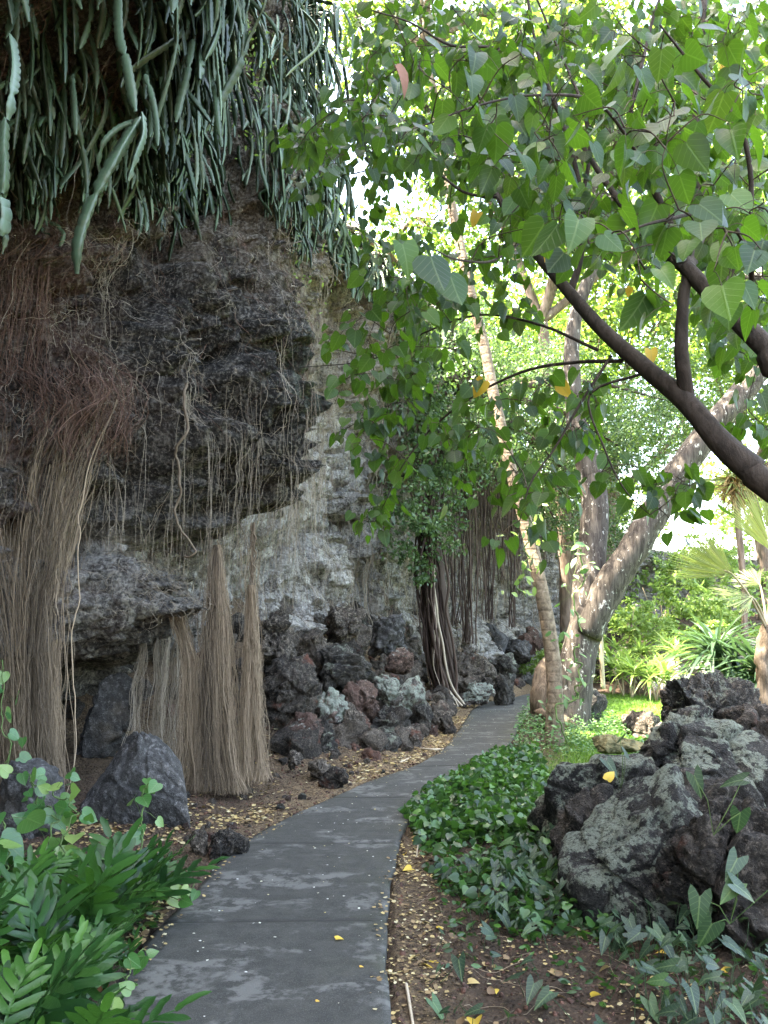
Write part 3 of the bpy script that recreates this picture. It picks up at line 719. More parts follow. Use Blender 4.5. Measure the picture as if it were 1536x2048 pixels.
# ================================================================== ROOTS
def bundle_paths(N, K, rows, wob=.012, conv=.15):
    """rows: list of (px_left, px_right, py, Y) from top to bottom; strands keep their relative place across the rows"""
    u = rng.random(N)*2-1; dp = rng.normal(size=N)
    if N > 80:
        nc_ = N//13; ci = rng.integers(0, nc_, N); uc = rng.random(nc_)*2-1; u = uc[ci]+rng.normal(size=N)*.035; dp = rng.normal(size=nc_)[ci]*.8+rng.normal(size=N)*.25
    pts = np.array([[(a+b)/2, (b-a)/2, p, y] for a, b, p, y in rows], float)
    C = catmull(pts, K)
    P = np.zeros((N, K, 3))
    for k in range(K):
        c, h, p, y = C[k]; yy = y+dp*h/F*y*.55
        px = c+h*u
        r0 = ray(0, p); v = (1024-p)/F
        ry = CP-v*SP; rz = SP+v*CP
        P[:, k, 0] = (px-768)/F/ry*yy; P[:, k, 1] = yy; P[:, k, 2] = CH+rz/ry*yy
    w_ = np.cumsum(rng.normal(size=(N, K, 3))*wob, axis=1); w_ -= np.linspace(0, 1, K)[None, :, None]*w_[:, -1:]*.6
    if N > 80:
        wc = np.cumsum(rng.normal(size=(nc_, K, 3))*wob, axis=1); wc[:, :, 2] = 0; w_ = w_*.6+wc[ci]*.9
    w_[:, :, 2] *= .3
    for _ in range(4): w_[:, 1:-1] = (w_[:, :-2]+2*w_[:, 1:-1]+w_[:, 2:])/4
    P += w_
    return P
def ragged(P, lo=.0, hi=1., rr=.3, rs=None):
    """start/end strands at different heights by re-sampling along them"""
    N, K, _ = P.shape; a = rng.random(N)**.8*(rr*.5 if rs is None else rs)+lo; b = hi-rng.random(N)**2*rr
    t = a[:, None]+(b-a)[:, None]*np.linspace(0, 1, K)[None]; i = np.clip(t*(K-1), 0, K-1.001); j = i.astype(int); f = (i-j)[..., None]
    n_ = np.arange(N)[:, None]
    return P[n_, j]*(1-f)+P[n_, j+1]*f
def root_thing(name, label, cat, sets, mat, group=None):
    acc = Acc()
    for P, r in sets:
        N, K, _ = P.shape
        R = r*np.clip(np.exp(rng.normal(-.12, .42, (N, 1))), .45, 2.6)*np.linspace(1.1, .75, K)[None]
        low = P[:, -1, 2] < .6; ramp_ = np.clip((np.arange(K)-(K-7))/6, 0, 1)[None, :, None]**1.5
        P[low] += (rng.normal(size=(N, 1, 3))*np.array([.035, .035, .01])*ramp_)[low]
        kink = np.stack([vnoise(np.stack([np.arange(K)*.45, np.full(K, i*3.7), np.full(K, 5.)], 1), 90) for i in range(N)])*(rng.random((N, 1)) < .3)
        P[:, :, 0] += kink*.045*np.sin(np.linspace(0, math.pi, K))[None]
        V, f = tubes(P, R, 3); q0 = P[:, K//2]; tone = np.clip(.5+1.1*vnoise(q0*np.array([9., 9., .2]), 77), 0, 1)*.65+.35*rng.random(N); acc.add(V, f, per(N, K, 3, tone))
    V, f, a = acc.get()
    return tag(obj(name, V, f, M[mat], attrs=a, loc=(V[:, 0].mean(), V[:, 1].mean(), V[:, 2].min())), label, cat, group)
B_ = bundle_paths
root_thing('root_curtain', 'great tan curtain of hanging roots reaching the ground at the left edge', 'roots',
    [(ragged(B_(900, 44, [(-40, 215, 850, 8.3), (-40, 190, 930, 8.1), (-30, 145, 1060, 8.0), (-10, 112, 1200, 7.9), (0, 100, 1350, 7.8), (5, 106, 1470, 7.7), (10, 112, 1580, 7.7)], .012), rr=.15, rs=.5), .0023),
     (ragged(B_(300, 44, [(-40, 130, 700, 8.3), (-40, 150, 850, 8.2), (-30, 120, 1060, 8.0), (-10, 105, 1250, 7.9), (5, 106, 1470, 7.7), (10, 125, 1590, 7.7)], .014), rr=.1, rs=.5), .0023),
     (ragged(B_(260, 40, [(-40, 150, 700, 8.3), (-40, 240, 840, 8.2), (-40, 190, 950, 8.1), (-20, 140, 1150, 7.9), (0, 110, 1400, 7.8)], .03), rr=.9), .0023),
     (B_(16, 44, [(60, 240, 800, 8.3), (40, 170, 1000, 8.0), (10, 130, 1200, 7.8), (0, 140, 1590, 7.6)], .02), .0042)], 'root_tan')
root_thing('root_curtain', 'upper reddish-brown mass of hanging roots under the cactus at the left edge', 'roots',
    [(ragged(B_(600, 36, [(10, 110, 215, 7.9), (0, 150, 330, 7.9), (-40, 120, 470, 7.8), (-60, 90, 620, 7.8), (-60, 75, 780, 7.9)], .022), rr=.7), .0023)], 'root_red')
root_thing('root_curtain', 'wispy mat of fine roots combed over the dark ledge above the great curtain', 'roots',
    [(ragged(B_(420, 30, [(-60, 190, 690, 8.4), (0, 230, 770, 8.1), (40, 225, 850, 8.0), (20, 200, 930, 8.0)], .05), rr=.6), .0023)], 'root_red')
root_thing('root_curtain', 'short pale brown fringe of roots hanging from the low ledge above the grey slab', 'roots',
    [(ragged(B_(170, 26, [(270, 380, 1270, 9.2), (268, 375, 1380, 8.9), (262, 368, 1460, 8.8), (250, 350, 1545, 8.7)], .016), rr=.5, rs=.06), .0024)], 'root_pale')
root_thing('root_curtain', 'narrow rope-like root tress just left of the wide root cone', 'roots',
    [(B_(150, 36, [(330, 372, 1230, 8.7), (352, 384, 1290, 8.6), (364, 388, 1380, 8.5), (366, 386, 1480, 8.4), (350, 396, 1580, 8.3)], .011), .0022)], 'root_tan')
root_thing('root_curtain', 'wide tan root cone spreading to the ground, left of the thin tall cone', 'roots',
    [(B_(560, 40, [(431, 437, 1090, 8.8), (428, 440, 1170, 8.7), (420, 450, 1260, 8.6), (411, 458, 1390, 8.5), (405, 474, 1500, 8.4), (400, 496, 1585, 8.3)], .011), .0023),
     (ragged(B_(26, 40, [(395, 475, 1040, 8.9), (415, 455, 1130, 8.8), (405, 460, 1260, 8.6), (398, 475, 1420, 8.4), (385, 515, 1592, 8.2)], .02), rr=.35), .0021)], 'root_tan')
root_thing('root_curtain', 'thin tall root cone with a dark cord at its top, nearest the path', 'roots',
    [(B_(330, 44, [(499, 507, 1170, 8.6), (497, 509, 1230, 8.6), (495, 512, 1330, 8.5), (492, 516, 1430, 8.4), (490, 526, 1560, 8.3)], .007), .0023),
     (ragged(B_(22, 40, [(470, 530, 1030, 8.9), (492, 516, 1150, 8.7), (488, 518, 1330, 8.5), (484, 530, 1460, 8.4), (478, 548, 1575, 8.2)], .018), rr=.35), .0021),
     (B_(12, 30, [(503, 509, 1045, 8.7), (503, 507, 1110, 8.7), (501, 507, 1180, 8.6)], .002), .006)], 'root_tan')
# snake-like root on the bulge
C = catmull([at(*p) for p in [(388, 790, 8.2), (384, 830, 8.1), (392, 870, 8.1), (374, 905, 8.05), (370, 930, 8.1), (378, 985, 8.1), (371, 1030, 8.1), (380, 1070, 8.1), (400, 1098, 8.05), (408, 1112, 8.0), (395, 1122, 8.0), (388, 1118, 8.05)]], 60)
C += np.stack([fbm(np.c_[np.arange(60)*.35, np.zeros(60)+k*9, np.zeros(60)], 3, 70+k) for k in range(3)], 1)*.03
V, f = tubes(C[None]+np.array([0, -.35, 0]), np.linspace(.015, .010, 60)[None], 7)
tag(obj('hanging_root', V, f, M['root_tan'], attrs={'rnd': np.full(len(V), .25)}, loc=V.mean(0)), 'thick snaking brown root dangling down the front of the rock bulge', 'root')
# fine roots over the whole face: too many to count
def fine(N, K, ya, yb, za, zb, la, lb, r, out=.03, wob=.02, relax=.2):
    y = rng.uniform(ya, yb, N); z0 = rng.uniform(za, zb, N); z1 = np.maximum(z0-rng.uniform(la, lb, N), .3+.0*z0)
    P = hang(y, z0, z1, K, out, wob, relax)
    V, f = tubes(P, r*(.5+rng.random((N, 1)))*np.linspace(1.1, .6, K)[None], 3); return V, f, per(N, K, 3)
def stuff_roots(name, sets, mat):
    acc = Acc()
    for s in sets: acc.add(*s)
    V, f, a = acc.get(); return tag(obj(name, V, f, M[mat], attrs=a), kind='stuff')
stuff_roots('fine_roots', [fine(240, 22, 6.5, 11.2, 2.8, 7.2, .4, 2.0, .0020, .03, .03, .3), fine(260, 16, 8.5, 11.2, 2.5, 4.5, .4, 1.6, .0018, .02, .02, 0)], 'root_pale')
stuff_roots('brown_fine_roots', [fine(800, 20, 5.5, 8.2, 3.6, 8.5, .3, 1.3, .0025, .05, .05, .5), fine(200, 18, 9, 11.5, 4.5, 8, .3, 1.2, .002, .04, .05, .5)], 'root_red')
stuff_roots('pale_wall_roots', [fine(380, 24, 11.3, 17, 2.2, 8.5, .7, 2.6, .0032, .05, .02, .3), fine(260, 20, 17, 24, 2, 8, .7, 3, .007, .06, .03, .3),
                                fine(120, 20, 24, 33, 2, 7, .7, 3, .010, .08, .04, .3)], 'root_pale')
# ragged dry twigs and dead strands caught on the ledges
def tangle(N, K, y, z, sy_, sz_, ln, r, wob):
    yy = rng.normal(y, sy_, N); zz = rng.normal(z, sz_, N); p, n_, _ = cliff_at(yy, zz, .05)
    dr = rdir(N, -.1, .7)*ln*(.4+rng.random((N, 1)))
    t = np.linspace(-.5, .5, K)[None, :, None]
    P = p[:, None]+dr[:, None]*t+np.cumsum(rng.normal(size=(N, K, 3))*wob, 1)
    V, f = tubes(P, np.full((N, K), r)*(.5+rng.random((N, 1))), 3); return V, f, per(N, K, 3)
stuff_roots('dry_tangle', [tangle(40, 12, 9.2, 5.2, .9, .25, .35, .0024, .025), tangle(160, 12, 8.3, 4.1, .5, .3, .4, .0024, .025), tangle(400, 12, 7.9, 5.6, .7, .9, .4, .0024, .03),
                           tangle(300, 10, 12.5, 7.4, 1.6, 1.0, .35, .003, .02), tangle(160, 12, 9.0, 2.1, .7, .25, .35, .0022, .03), tangle(500, 10, 15.5, 7.8, 2., .8, .4, .0045, .03),
                           tangle(70, 12, 11, 6.2, .8, .5, .5, .003, .03)], 'root_pale')

# ================================================================== CACTUS
SC_K = 64
def cactus_geo(P, Rmax, rnd=None, sc0=.62):
    """three-winged scalloped stems along P (N,K,3)"""
    N, K, _ = P.shape
    seg = np.linalg.norm(np.diff(P, axis=1), axis=2).sum(1)
    t = np.linspace(0, 1, K)[None]
    ph = (t*seg[:, None]/(Rmax[:, None]*1.75)+rng.random((N, 1))) % 1
    sc_ = sc0+(1-sc0)*np.sin(math.pi*ph)**.55
    joint = 1-.55*np.exp(-(((t*seg[:, None]/.62+rng.random((N, 1))) % 1-.5)/.05)**2)
    tip = np.clip((1-t)*9, .15, 1)**.5*np.clip(t*12+.3, 0, 1)
    R = Rmax[:, None]*sc_*joint*tip
    core = .20*Rmax[:, None]/np.maximum(R, 1e-4)
    prof = np.stack([np.ones_like(R), core, np.ones_like(R), core, np.ones_like(R), core], -1)
    V, f = tubes(P, R, 6, prof=prof)
    return V, f, per(N, K, 6, rnd)
def cactus_paths(N, K, ya, yb, za, zb, la, lb, out=.12):
    y = rng.uniform(ya, yb, N); z0 = rng.uniform(za, zb, N); ln = rng.uniform(la, lb, N)
    z0 = np.where(y < 13.2, np.maximum(z0, 1.45+.5*y+.45*(y < 9.2)+rng.normal(size=N)*.22+ln*.95), z0)
    p, n_, _ = cliff_at(y, z0, out)
    t = np.linspace(0, 1, K)[None, :, None]
    side = np.stack([-n_[:, 1], n_[:, 0], n_[:, 2]], 1)*rng.normal(.25, .8, (N, 1))
    kick = n_*rng.uniform(.05, .55, (N, 1))+side
    P = p[:, None]+kick[:, None]*ln[:, None, None]*(1-(1-t)**2)*.33
    P[:, :, 2] += -ln[:, None]*(t[..., 0]**1.15)*.95+.25*kick[:, 2:3]*t[..., 0]
    b = rng.normal(size=(N, 3))*.10; b[:, 2] *= .2
    P += b[:, None]*np.sin(t*math.pi*rng.uniform(.6, 1.6, (N, 1, 1)))*ln[:, None, None]
    # never dip inside the face
    q, nn, _ = cliff_at(P[..., 1].ravel(), P[..., 2].ravel(), .08)
    q = q.reshape(P.shape); nn = nn.reshape(P.shape)
    dd = np.clip(((q-P)*nn).sum(-1), 0, 3)
    k = np.maximum.accumulate(dd, 1); P += nn*k[..., None]
    for _ in range(3): P[:, 1:-1] = (P[:, :-2]+2*P[:, 1:-1]+P[:, 2:])/4
    return P
acc = Acc()
for (N, ya, yb, za, zb, la, lb, R0) in [(300, 4.2, 7.2, 4.2, 7.5, .4, 1.0, .030), (380, 6.2, 9.0, 5.7, 8.2, .35, 1.0, .028), (420, 8.6, 12.6, 6.6, 10.5, .4, 1.2, .027), (200, 4, 8.6, 7, 11, .4, 1.0, .034), (900, 6, 13.0, 6.6, 12.6, .5, 1.5, .030), (260, 3.5, 7.5, 7.0, 12, .5, 1.3, .042), (200, 8, 12.4, 6.2, 7.6, .4, 1.0, .025), (150, 13, 18, 8.6, 9.6, .4, 1.1, .045), (110, 18, 28, 8.2, 9.5, .5, 1.6, .055)]:
    P = cactus_paths(N, SC_K, ya, yb, za, zb, la, lb); acc.add(*cactus_geo(P, R0*rng.uniform(.7, 1.25, N), rng.random(N)**.8*.96))
V, f, a = acc.get(); tag(obj('cactus_thicket', V, f, M['cactus'], attrs=a), kind='stuff')
def big_cactus(pts, r, label, rnd=.9):
    C = catmull([at(*p) for p in pts], 90)[None]
    V, f, a = cactus_geo(C, np.array([r]), np.array([rnd]), .74)
    tag(obj('cactus_stem', V, f, M['cactus'], attrs={'rnd': a}, loc=V.mean(0)), label, 'cactus', 'long cactus stems hanging in front of the thicket')
big_cactus([(238, -40, 5.2), (240, 70, 5.1), (255, 130, 5.0), (272, 225, 4.9)], .042, 'pale scalloped cactus stem running from the top to the fork of the longest stem', 0.80)
big_cactus([(280, 235, 4.9), (255, 275, 4.8), (232, 315, 4.7), (200, 375, 4.7), (175, 430, 4.7), (158, 490, 4.7), (155, 548, 4.75)], .044, 'longest green scalloped cactus stem curving down to a dry tip in front of the rock', 0.70)
big_cactus([(284, 225, 4.95), (286, 270, 4.9), (272, 310, 4.85), (256, 362, 4.85)], .030, 'short pale cactus branch hanging straight down from the fork of the longest stem', 0.83)
big_cactus([(285, 240, 4.95), (240, 255, 4.95), (208, 285, 4.95), (195, 330, 5.0)], .022, 'thin arching cactus branch left of the longest hanging stem', 0.75)
big_cactus([(290, 150, 5.4), (305, 195, 5.3), (314, 245, 5.3), (316, 292, 5.3)], .030, 'bluish scalloped cactus stem hanging just right of the fork', 0.85)
big_cactus([(20, 70, 4.2), (28, 130, 4.1), (22, 190, 4.0), (14, 240, 4.0)], .036, 'pale green cactus stem at the left edge, second from the bottom of its chain', 0.80)
big_cactus([(10, 235, 4.0), (6, 290, 3.95), (8, 340, 3.9), (4, 388, 3.9)], .040, 'broad green cactus stem at the left edge below the pale one', 0.78)
big_cactus([(2, 395, 3.9), (8, 430, 3.9), (2, 472, 3.9)], .040, 'stubby lowest cactus joint at the left edge', 0.80)
big_cactus([(145, 150, 5.8), (150, 210, 5.7), (152, 270, 5.7)], .034, 'pale bluish cactus stem hanging beside the reddish root mass', 0.85)
big_cactus([(385, 80, 6.5), (375, 150, 6.4), (362, 200, 6.4), (352, 245, 6.4)], .042, 'wide bluish cactus stem in the upper middle of the thicket', 0.84)
big_cactus([(430, 170, 6.8), (436, 240, 6.7), (444, 295, 6.7)], .036, 'straight pale cactus stem hanging near the right of the thicket', 0.80)
# small sprigs of light green creeper in the thicket
def leaf_cloud(c, r, n, size, mat_T='oval'):
    P = np.asarray(c)+rng.normal(size=(n, 3))*np.asarray(r)
    return P

for k in range(34):
    x = rng.uniform(6.5, 17); y = lawn_far(x)+rng.uniform(.3, 13); s = rng.uniform(.3, 1.1)
    o = rub[[0, 3, 4][k % 3]].copy(); COL.objects.link(o); o.name = 'garden_stone'; o.data = rub[k % 3].data.copy(); o.data.materials.clear(); o.data.materials.append(M['rock_far'])
    o.location = (x, y, g1(x, y)+s*.1); o.rotation_euler = tuple(rng.uniform(0, 6.28, 3)); o.scale = (s, s, s)
    tag(o, 'sunlit grey stone scattered on the far garden bank', 'stone', 'stones on the far garden bank')

# ================================================================== LEAF TEMPLATES
def heart_T(notch=.10, w=.47, cup=.10, tipy=1.0, curl=.12):
    yo = [-.02, -.12, -.10, .06, .28, .50, .72, .88]; xo = [.0, .17, .34, w-.02, w, w*.82, w*.5, w*.2]
    T = []; my = np.array([0, .02, .10, .20, .34, .52, .72, .88, 1.0])*tipy
    mid = [(0, y, -curl*y*y) for y in my]
    Ls = [(-x, y*tipy, cup*x*1.4-curl*y*abs(y)) for x, y in zip(xo, yo)]; Rs = [(x, y, z) for (x, y, z) in [(-a, b, c) for a, b, c in Ls]]
    T = np.array(mid+Ls+Rs, float)
    q = []; tr = []
    for s, base in ((0, 9), (1, 17)):
        for k in range(7):
            a, b, c, d_ = k, k+1, base+k+1, base+k
            q.append((a, b, c, d_) if s else (a, d_, c, b))
        tr.append((7, 8, base+7) if s else (7, base+7, 8))
    return T, [np.array(tr), np.array(q)]
HEART = heart_T(); HEART_L = heart_T(w=.40, cup=.30, curl=.32); HEART_W = heart_T(w=.52, cup=-.16, curl=-.10)
# triangular arrow-shaped leaf with two back lobes
def arrow_T0():
    T = np.array([(0, 0, 0), (0, .3, -.02), (0, .65, -.05), (0, 1, -.13),
                  (-.14, -.06, .03), (-.40, -.30, -.02), (-.38, .02, .05), (-.31, .35, .04), (-.15, .7, -.02),
                  (.14, -.06, .03), (.40, -.30, -.02), (.38, .02, .05), (.31, .35, .04), (.15, .7, -.02)], float)
    q = [(0, 6, 7, 1), (1, 7, 8, 2), (0, 1, 12, 11), (1, 2, 13, 12)]
    t = [(0, 4, 6), (4, 5, 6), (2, 8, 3), (0, 11, 9), (9, 11, 10), (2, 3, 13)]
    return T, [np.array(t), np.array(q)]
def shape_T(xo, yo, cup, curl):
    T, f = heart_T(); T = T.copy()
    for k, (x, y) in enumerate(zip(xo, yo)):
        z = cup*x*1.4-curl*y*abs(y); T[9+k] = (-x, y, z); T[17+k] = (x, y, z)
    T[:9, 2] = -curl*T[:9, 1]**2
    return T, f
ARROW = shape_T([0, .15, .30, .37, .31, .25, .16, .07], [-.02, -.24, -.36, -.10, .20, .44, .68, .86], .12, .22)
OVAL = (np.array([(0, 0, 0), (-.2, .3, .04), (-.19, .65, .02), (0, 1, -.08), (.19, .65, .02), (.2, .3, .04), (0, .45, 0)], float),
        [np.array([(0, 6, 1), (1, 6, 2), (2, 6, 3), (3, 6, 4), (4, 6, 5), (5, 6, 0)])])
QUAD = (np.array([(0, 0, 0), (-.28, .5, .06), (0, 1, 0), (.28, .5, .06)], float), [np.array([(0, 1, 2, 3)])])
def strap_T(n=6, w=.05, droop=.5, v=.3, taper=.6):
    t = np.linspace(0, 1, n); ww = w*np.minimum(1, np.minimum((t*5+.35), ((1-t)*(1/taper)+.03)))
    y = t; z = -droop*t**2.2
    T = np.stack([np.stack([-ww, y, z+ww*v], 1), np.stack([0*t, y, z], 1), np.stack([ww, y, z+ww*v], 1)], 1).reshape(-1, 3)
    return T, [grid_faces(n, 3)]

# ================================================================== NEAR TREE (heart-shaped leaves)
tree = empty('heart_leaved_tree', (3.75, 3.35, g1(3.75, 3.35)), 'near tree with dark leaning branches and heart-shaped leaves filling the upper right', 'tree')
nodes = [np.zeros((0, 3))]; brR = [np.zeros(0)]
accB = Acc()
def branch(pix, r0, r1, n=40, sides=9, seed=0, world=False, rough=.09):
    pts = np.array([p if world else at(*p) for p in pix], float)
    rad = np.linspace(r0, r1, len(pts))*.72
    V, f = trunk_mesh(pts, rad, n, sides, rough, seed, 5.)
    accB.add(V, f); C = catmull(pts, n); nodes.append(C); brR.append(np.linspace(r0, r1, n)); return C
A0 = at(1560, 985, 3.2)
V, f = trunk_mesh([(3.75, 3.35, -.1), (3.55, 3.3, .6), (3.1, 3.2, 1.3), (2.3, 3.2, 1.75), A0, at(1500, 935, 3.2)], [.14, .11, .085, .068, .06, .054], 50, 14, .1, 4, 4.)
part('trunk', V, f, M['bark_dark'], tree)
branch([(1510, 945, 3.2), (1440, 885, 3.25), (1368, 800, 3.35), (1290, 735, 3.5), (1200, 655, 3.7), (1125, 568, 3.9), (1050, 478, 4.15), (1000, 400, 4.4), (968, 340, 4.6)], .076, .018, 70, 12, 1)
branch([(1375, 800, 3.35), (1363, 700, 3.3), (1366, 600, 3.3), (1372, 530, 3.3), (1330, 430, 3.3), (1290, 330, 3.3), (1262, 220, 3.4)], .047, .014, 50, 10, 2)
branch([(3.1, 3.2, 1.3), (2.9, 3.1, 2.1), tuple(at(1600, 760, 3.1)), tuple(at(1536, 700, 3.1)), tuple(at(1440, 605, 3.2)), tuple(at(1372, 535, 3.3))], .075, .045, 50, 11, 3, True)
branch([(1372, 540, 3.3), (1300, 480, 3.5), (1230, 390, 3.7), (1170, 300, 3.9), (1130, 230, 4)], .035, .012, 40, 8, 4)
branch([(1140, 585, 3.9), (1160, 520, 3.95), (1168, 430, 4), (1150, 330, 4.1), (1118, 225, 4.2), (1085, 140, 4.3), (1062, 40, 4.4), (1040, -120, 4.6)], .026, .010, 50, 8, 5)
branch([(1158, 420, 4), (1180, 300, 4), (1160, 200, 4.1), (1140, 150, 4.2), (1100, 60, 4.3), (1050, -60, 4.4)], .016, .007, 40, 7, 6)
branch([(1245, 722, 3.6), (1150, 725, 3.8), (1050, 742, 4.0), (950, 790, 4.2), (860, 860, 4.4), (800, 940, 4.5), (768, 1010, 4.55)], .014, .004, 50, 7, 7)
branch([(1222, 712, 3.65), (1165, 800, 3.6), (1110, 895, 3.6), (1062, 965, 3.6), (1040, 1040, 3.6)], .011, .003, 40, 7, 8)
branch([(1195, 700, 3.7), (1080, 650, 4.0), (960, 630, 4.3), (850, 665, 4.6), (740, 720, 4.9), (600, 735, 5.1)], .012, .003, 50, 7, 9)
branch([(1290, 745, 3.5), (1180, 790, 3.6), (1210, 900, 3.5), (1250, 980, 3.45), (1300, 1030, 3.4)], .009, .003, 40, 6, 10)
branch([(1000, 395, 4.4), (930, 385, 4.5), (860, 340, 4.7), (768, 335, 5), (680, 350, 5.2), (600, 330, 5.4)], .013, .004, 50, 7, 11)
branch([(1120, 230, 4.2), (1050, 120, 4.0), (980, 95, 3.9), (900, 90, 3.8), (820, 45, 3.7), (740, 20, 3.6)], .015, .005, 50, 7, 12)
branch([(1290, 330, 3.3), (1200, 210, 3.0), (1080, 190, 2.8), (960, 210, 2.7), (850, 250, 2.6)], .011, .004, 50, 7, 13)
branch([(1500, 660, 3.1), (1500, 520, 2.7), (1440, 430, 2.4), (1330, 440, 2.2), (1230, 470, 2.1)], .016, .004, 50, 7, 14)
branch([(1440, 600, 3.2), (1500, 420, 3.0), (1480, 250, 2.9), (1400, 150, 2.8), (1320, 50, 2.8)], .02, .006, 50, 7, 15)
branch([(1050, 478, 4.15), (990, 520, 3.4), (920, 520, 2.6), (870, 500, 2.15)], .010, .003, 40, 6, 16)
branch([(1400, 420, 4.6), (1390, 250, 4.8), (1400, 100, 5), (1410, -60, 5.2)], .05, .035, 30, 9, 17)
branch([tuple(at(1372, 535, 3.3)), tuple(at(1395, 500, 3.9)), tuple(at(1400, 420, 4.6))], .035, .05, 20, 9, 18, True)
branch([(1262, 220, 3.4), (1300, 60, 3.6), (1340, -120, 3.8), (1300, -420, 4)], .014, .008, 30, 7, 19)
branch([(1040, -120, 4.6), (960, -300, 4.8), (860, -420, 5)], .010, .006, 30, 7, 20)
V, f, a = accB.get(); part('branch', V, f, M['bark_dark'], tree)
def in_poly(pt, poly):
    x, y = pt; c = False; j = len(poly)-1
    for i in range(len(poly)):
        xi, yi = poly[i]; xj, yj = poly[j]
        if (yi > y) != (yj > y) and x < (xj-xi)*(y-yi)/(yj-yi)+xi: c = not c
        j = i
    return c
def poly_pts(poly, n, d0, d1, bias=1.):
    xs = [p[0] for p in poly]; ys = [p[1] for p in poly]; out = []
    while len(out) < n:
        p = (rng.uniform(min(xs), max(xs)), rng.uniform(min(ys), max(ys)))
        if in_poly(p, poly): out.append(at(p[0], p[1], d0+(d1-d0)*rng.random()**bias))
    return out
T_ = []
T_ += poly_pts([(720, 0), (1560, 0), (1560, 520), (1250, 520), (1000, 430), (850, 360), (640, 330), (575, 270), (700, 200), (710, 110)], 720, 3.0, 6.8, .8)
T_ += poly_pts([(560, 200), (640, 150), (800, 300), (780, 480), (700, 470), (560, 400)], 24, 4.4, 6.2)
T_ += poly_pts([(700, 470), (1000, 430), (1560, 520), (1560, 700), (1300, 640), (1150, 560), (1000, 700), (830, 740), (640, 700), (600, 700), (780, 600)], 120, 3.6, 6.2)
T_ += poly_pts([(650, 740), (830, 740), (850, 860), (800, 1050), (720, 1060), (720, 920), (650, 860)], 27, 4.2, 5.2)
T_ += poly_pts([(850, 760), (1190, 740), (1230, 860), (1130, 1000), (960, 1040), (880, 980), (840, 880)], 42, 3.6, 5.2)
T_ += poly_pts([(930, 980), (1130, 1000), (1120, 1120), (1060, 1150), (960, 1060)], 5, 3.5, 4.4)
T_ += poly_pts([(1220, 850), (1330, 860), (1420, 1030), (1330, 1060), (1230, 1070), (1200, 950)], 9, 3.3, 3.8)
T_ += poly_pts([(1400, 620), (1560, 660), (1560, 860), (1480, 800)], 10, 3.4, 4.2)
T_ += poly_pts([(1400, 820), (1450, 800), (1560, 850), (1560, 900), (1420, 870)], 4, 3.4, 4)
T_ += poly_pts([(560, -900), (2300, -900), (2300, 0), (560, 0)], 110, 3.0, 7.5)  # leaves above the view, put in for their shade
T_ += poly_pts([(1560, 0), (2300, 0), (2300, 700), (1560, 600)], 25, 2.5, 5)
near = poly_pts([(1000, 420), (1560, 330), (1560, 600), (1300, 620), (1090, 600)], 30, 1.9, 2.9)+poly_pts([(780, 90), (1150, 90), (1150, 330), (800, 320)], 32, 2.1, 3.0)\
    + poly_pts([(1200, 0), (1560, 0), (1560, 360), (1250, 330)], 32, 2.0, 3.0)
n_main = len(T_); T_ = np.array(T_+near); isnear = np.arange(len(T_)) >= n_main
ND = np.concatenate(nodes); dist = np.array([np.min(np.linalg.norm(ND-p, axis=1)) for p in T_])
order = np.argsort(dist)
tw = []; leafpos = []; leafdir = []; leafsz = []; leafN = []
pet = []
for i in order:
    p = T_[i]; dd = np.linalg.norm(ND-p, axis=1)+np.clip(p[2]-ND[:, 2]-1.2, 0, 9)*.0
    j = np.argmin(dd); q = ND[j]; Lg = dd[j]
    mid = (p+q)/2+rng.normal(size=3)*Lg*.12+np.array([0, 0, Lg*.13])
    C = catmull([q, mid, p], 10); tw.append((C, max(.0022, min(.006, .0016+.0028*Lg))))
    ND = np.vstack([ND, C[3:]])
    nl = rng.integers(5, 9) if not isnear[i] else rng.integers(2, 4)
    for k in range(nl):
        t = C[int(rng.uniform(4, 10))] if k else C[-1]
        dr = rdir(1, -.3, .6)[0]; dr2 = dr*rng.uniform(.04, .10)
        b = t+dr2*(1.2 if not isnear[i] else 1.)
        pet.append(np.linspace(0, 1, 4)[:, None]*(b-t)+t+np.array([0, 0, .012])*np.sin(np.linspace(0, math.pi, 4))[:, None])
        leafpos.append(b); hd = dr*np.array([.75, .75, .2])+np.array([0, 0, -.75-.3*rng.random()]); leafdir.append(hd)
        leafN.append(rdir(1, .35, .8)[0]+dr*.6+np.array([0, -.25, 0])); leafsz.append(rng.uniform(.045, .095)*(1.0 if not isnear[i] else 1.15))
# the three pale-looking leaves hanging close to the lens
for (px, py, Yd, s) in [(805, 490, 2.15, .095), (862, 515, 2.0, .105), (900, 550, 2.1, .10)]:
    leafpos.append(at(px, py, Yd)); leafdir.append(np.array([.25, -.1, -.9])); leafN.append(np.array([.15, -.7, .6])); leafsz.append(s)
tw_P = np.array([c for c, r in tw]); tw_R = np.array([r for c, r in tw])[:, None]*np.linspace(1.3, .6, 10)[None]
V, f = tubes(tw_P, tw_R, 5); acc = Acc().add(V, f)
pp = np.array(pet); V, f = tubes(pp, np.full(pp.shape[:2], .0011), 3); acc.add(V, f)
V, f, a = acc.get(); part('twigs', V, f, M['twig'], tree)
leafpos = np.array(leafpos); leafdir = np.array(leafdir); leafN = np.array(leafN); leafsz = np.array(leafsz)
N = len(leafpos); h = rng.random(N); yl = (rng.random(N) < .004)
acc = Acc(); LX = []; LY = []
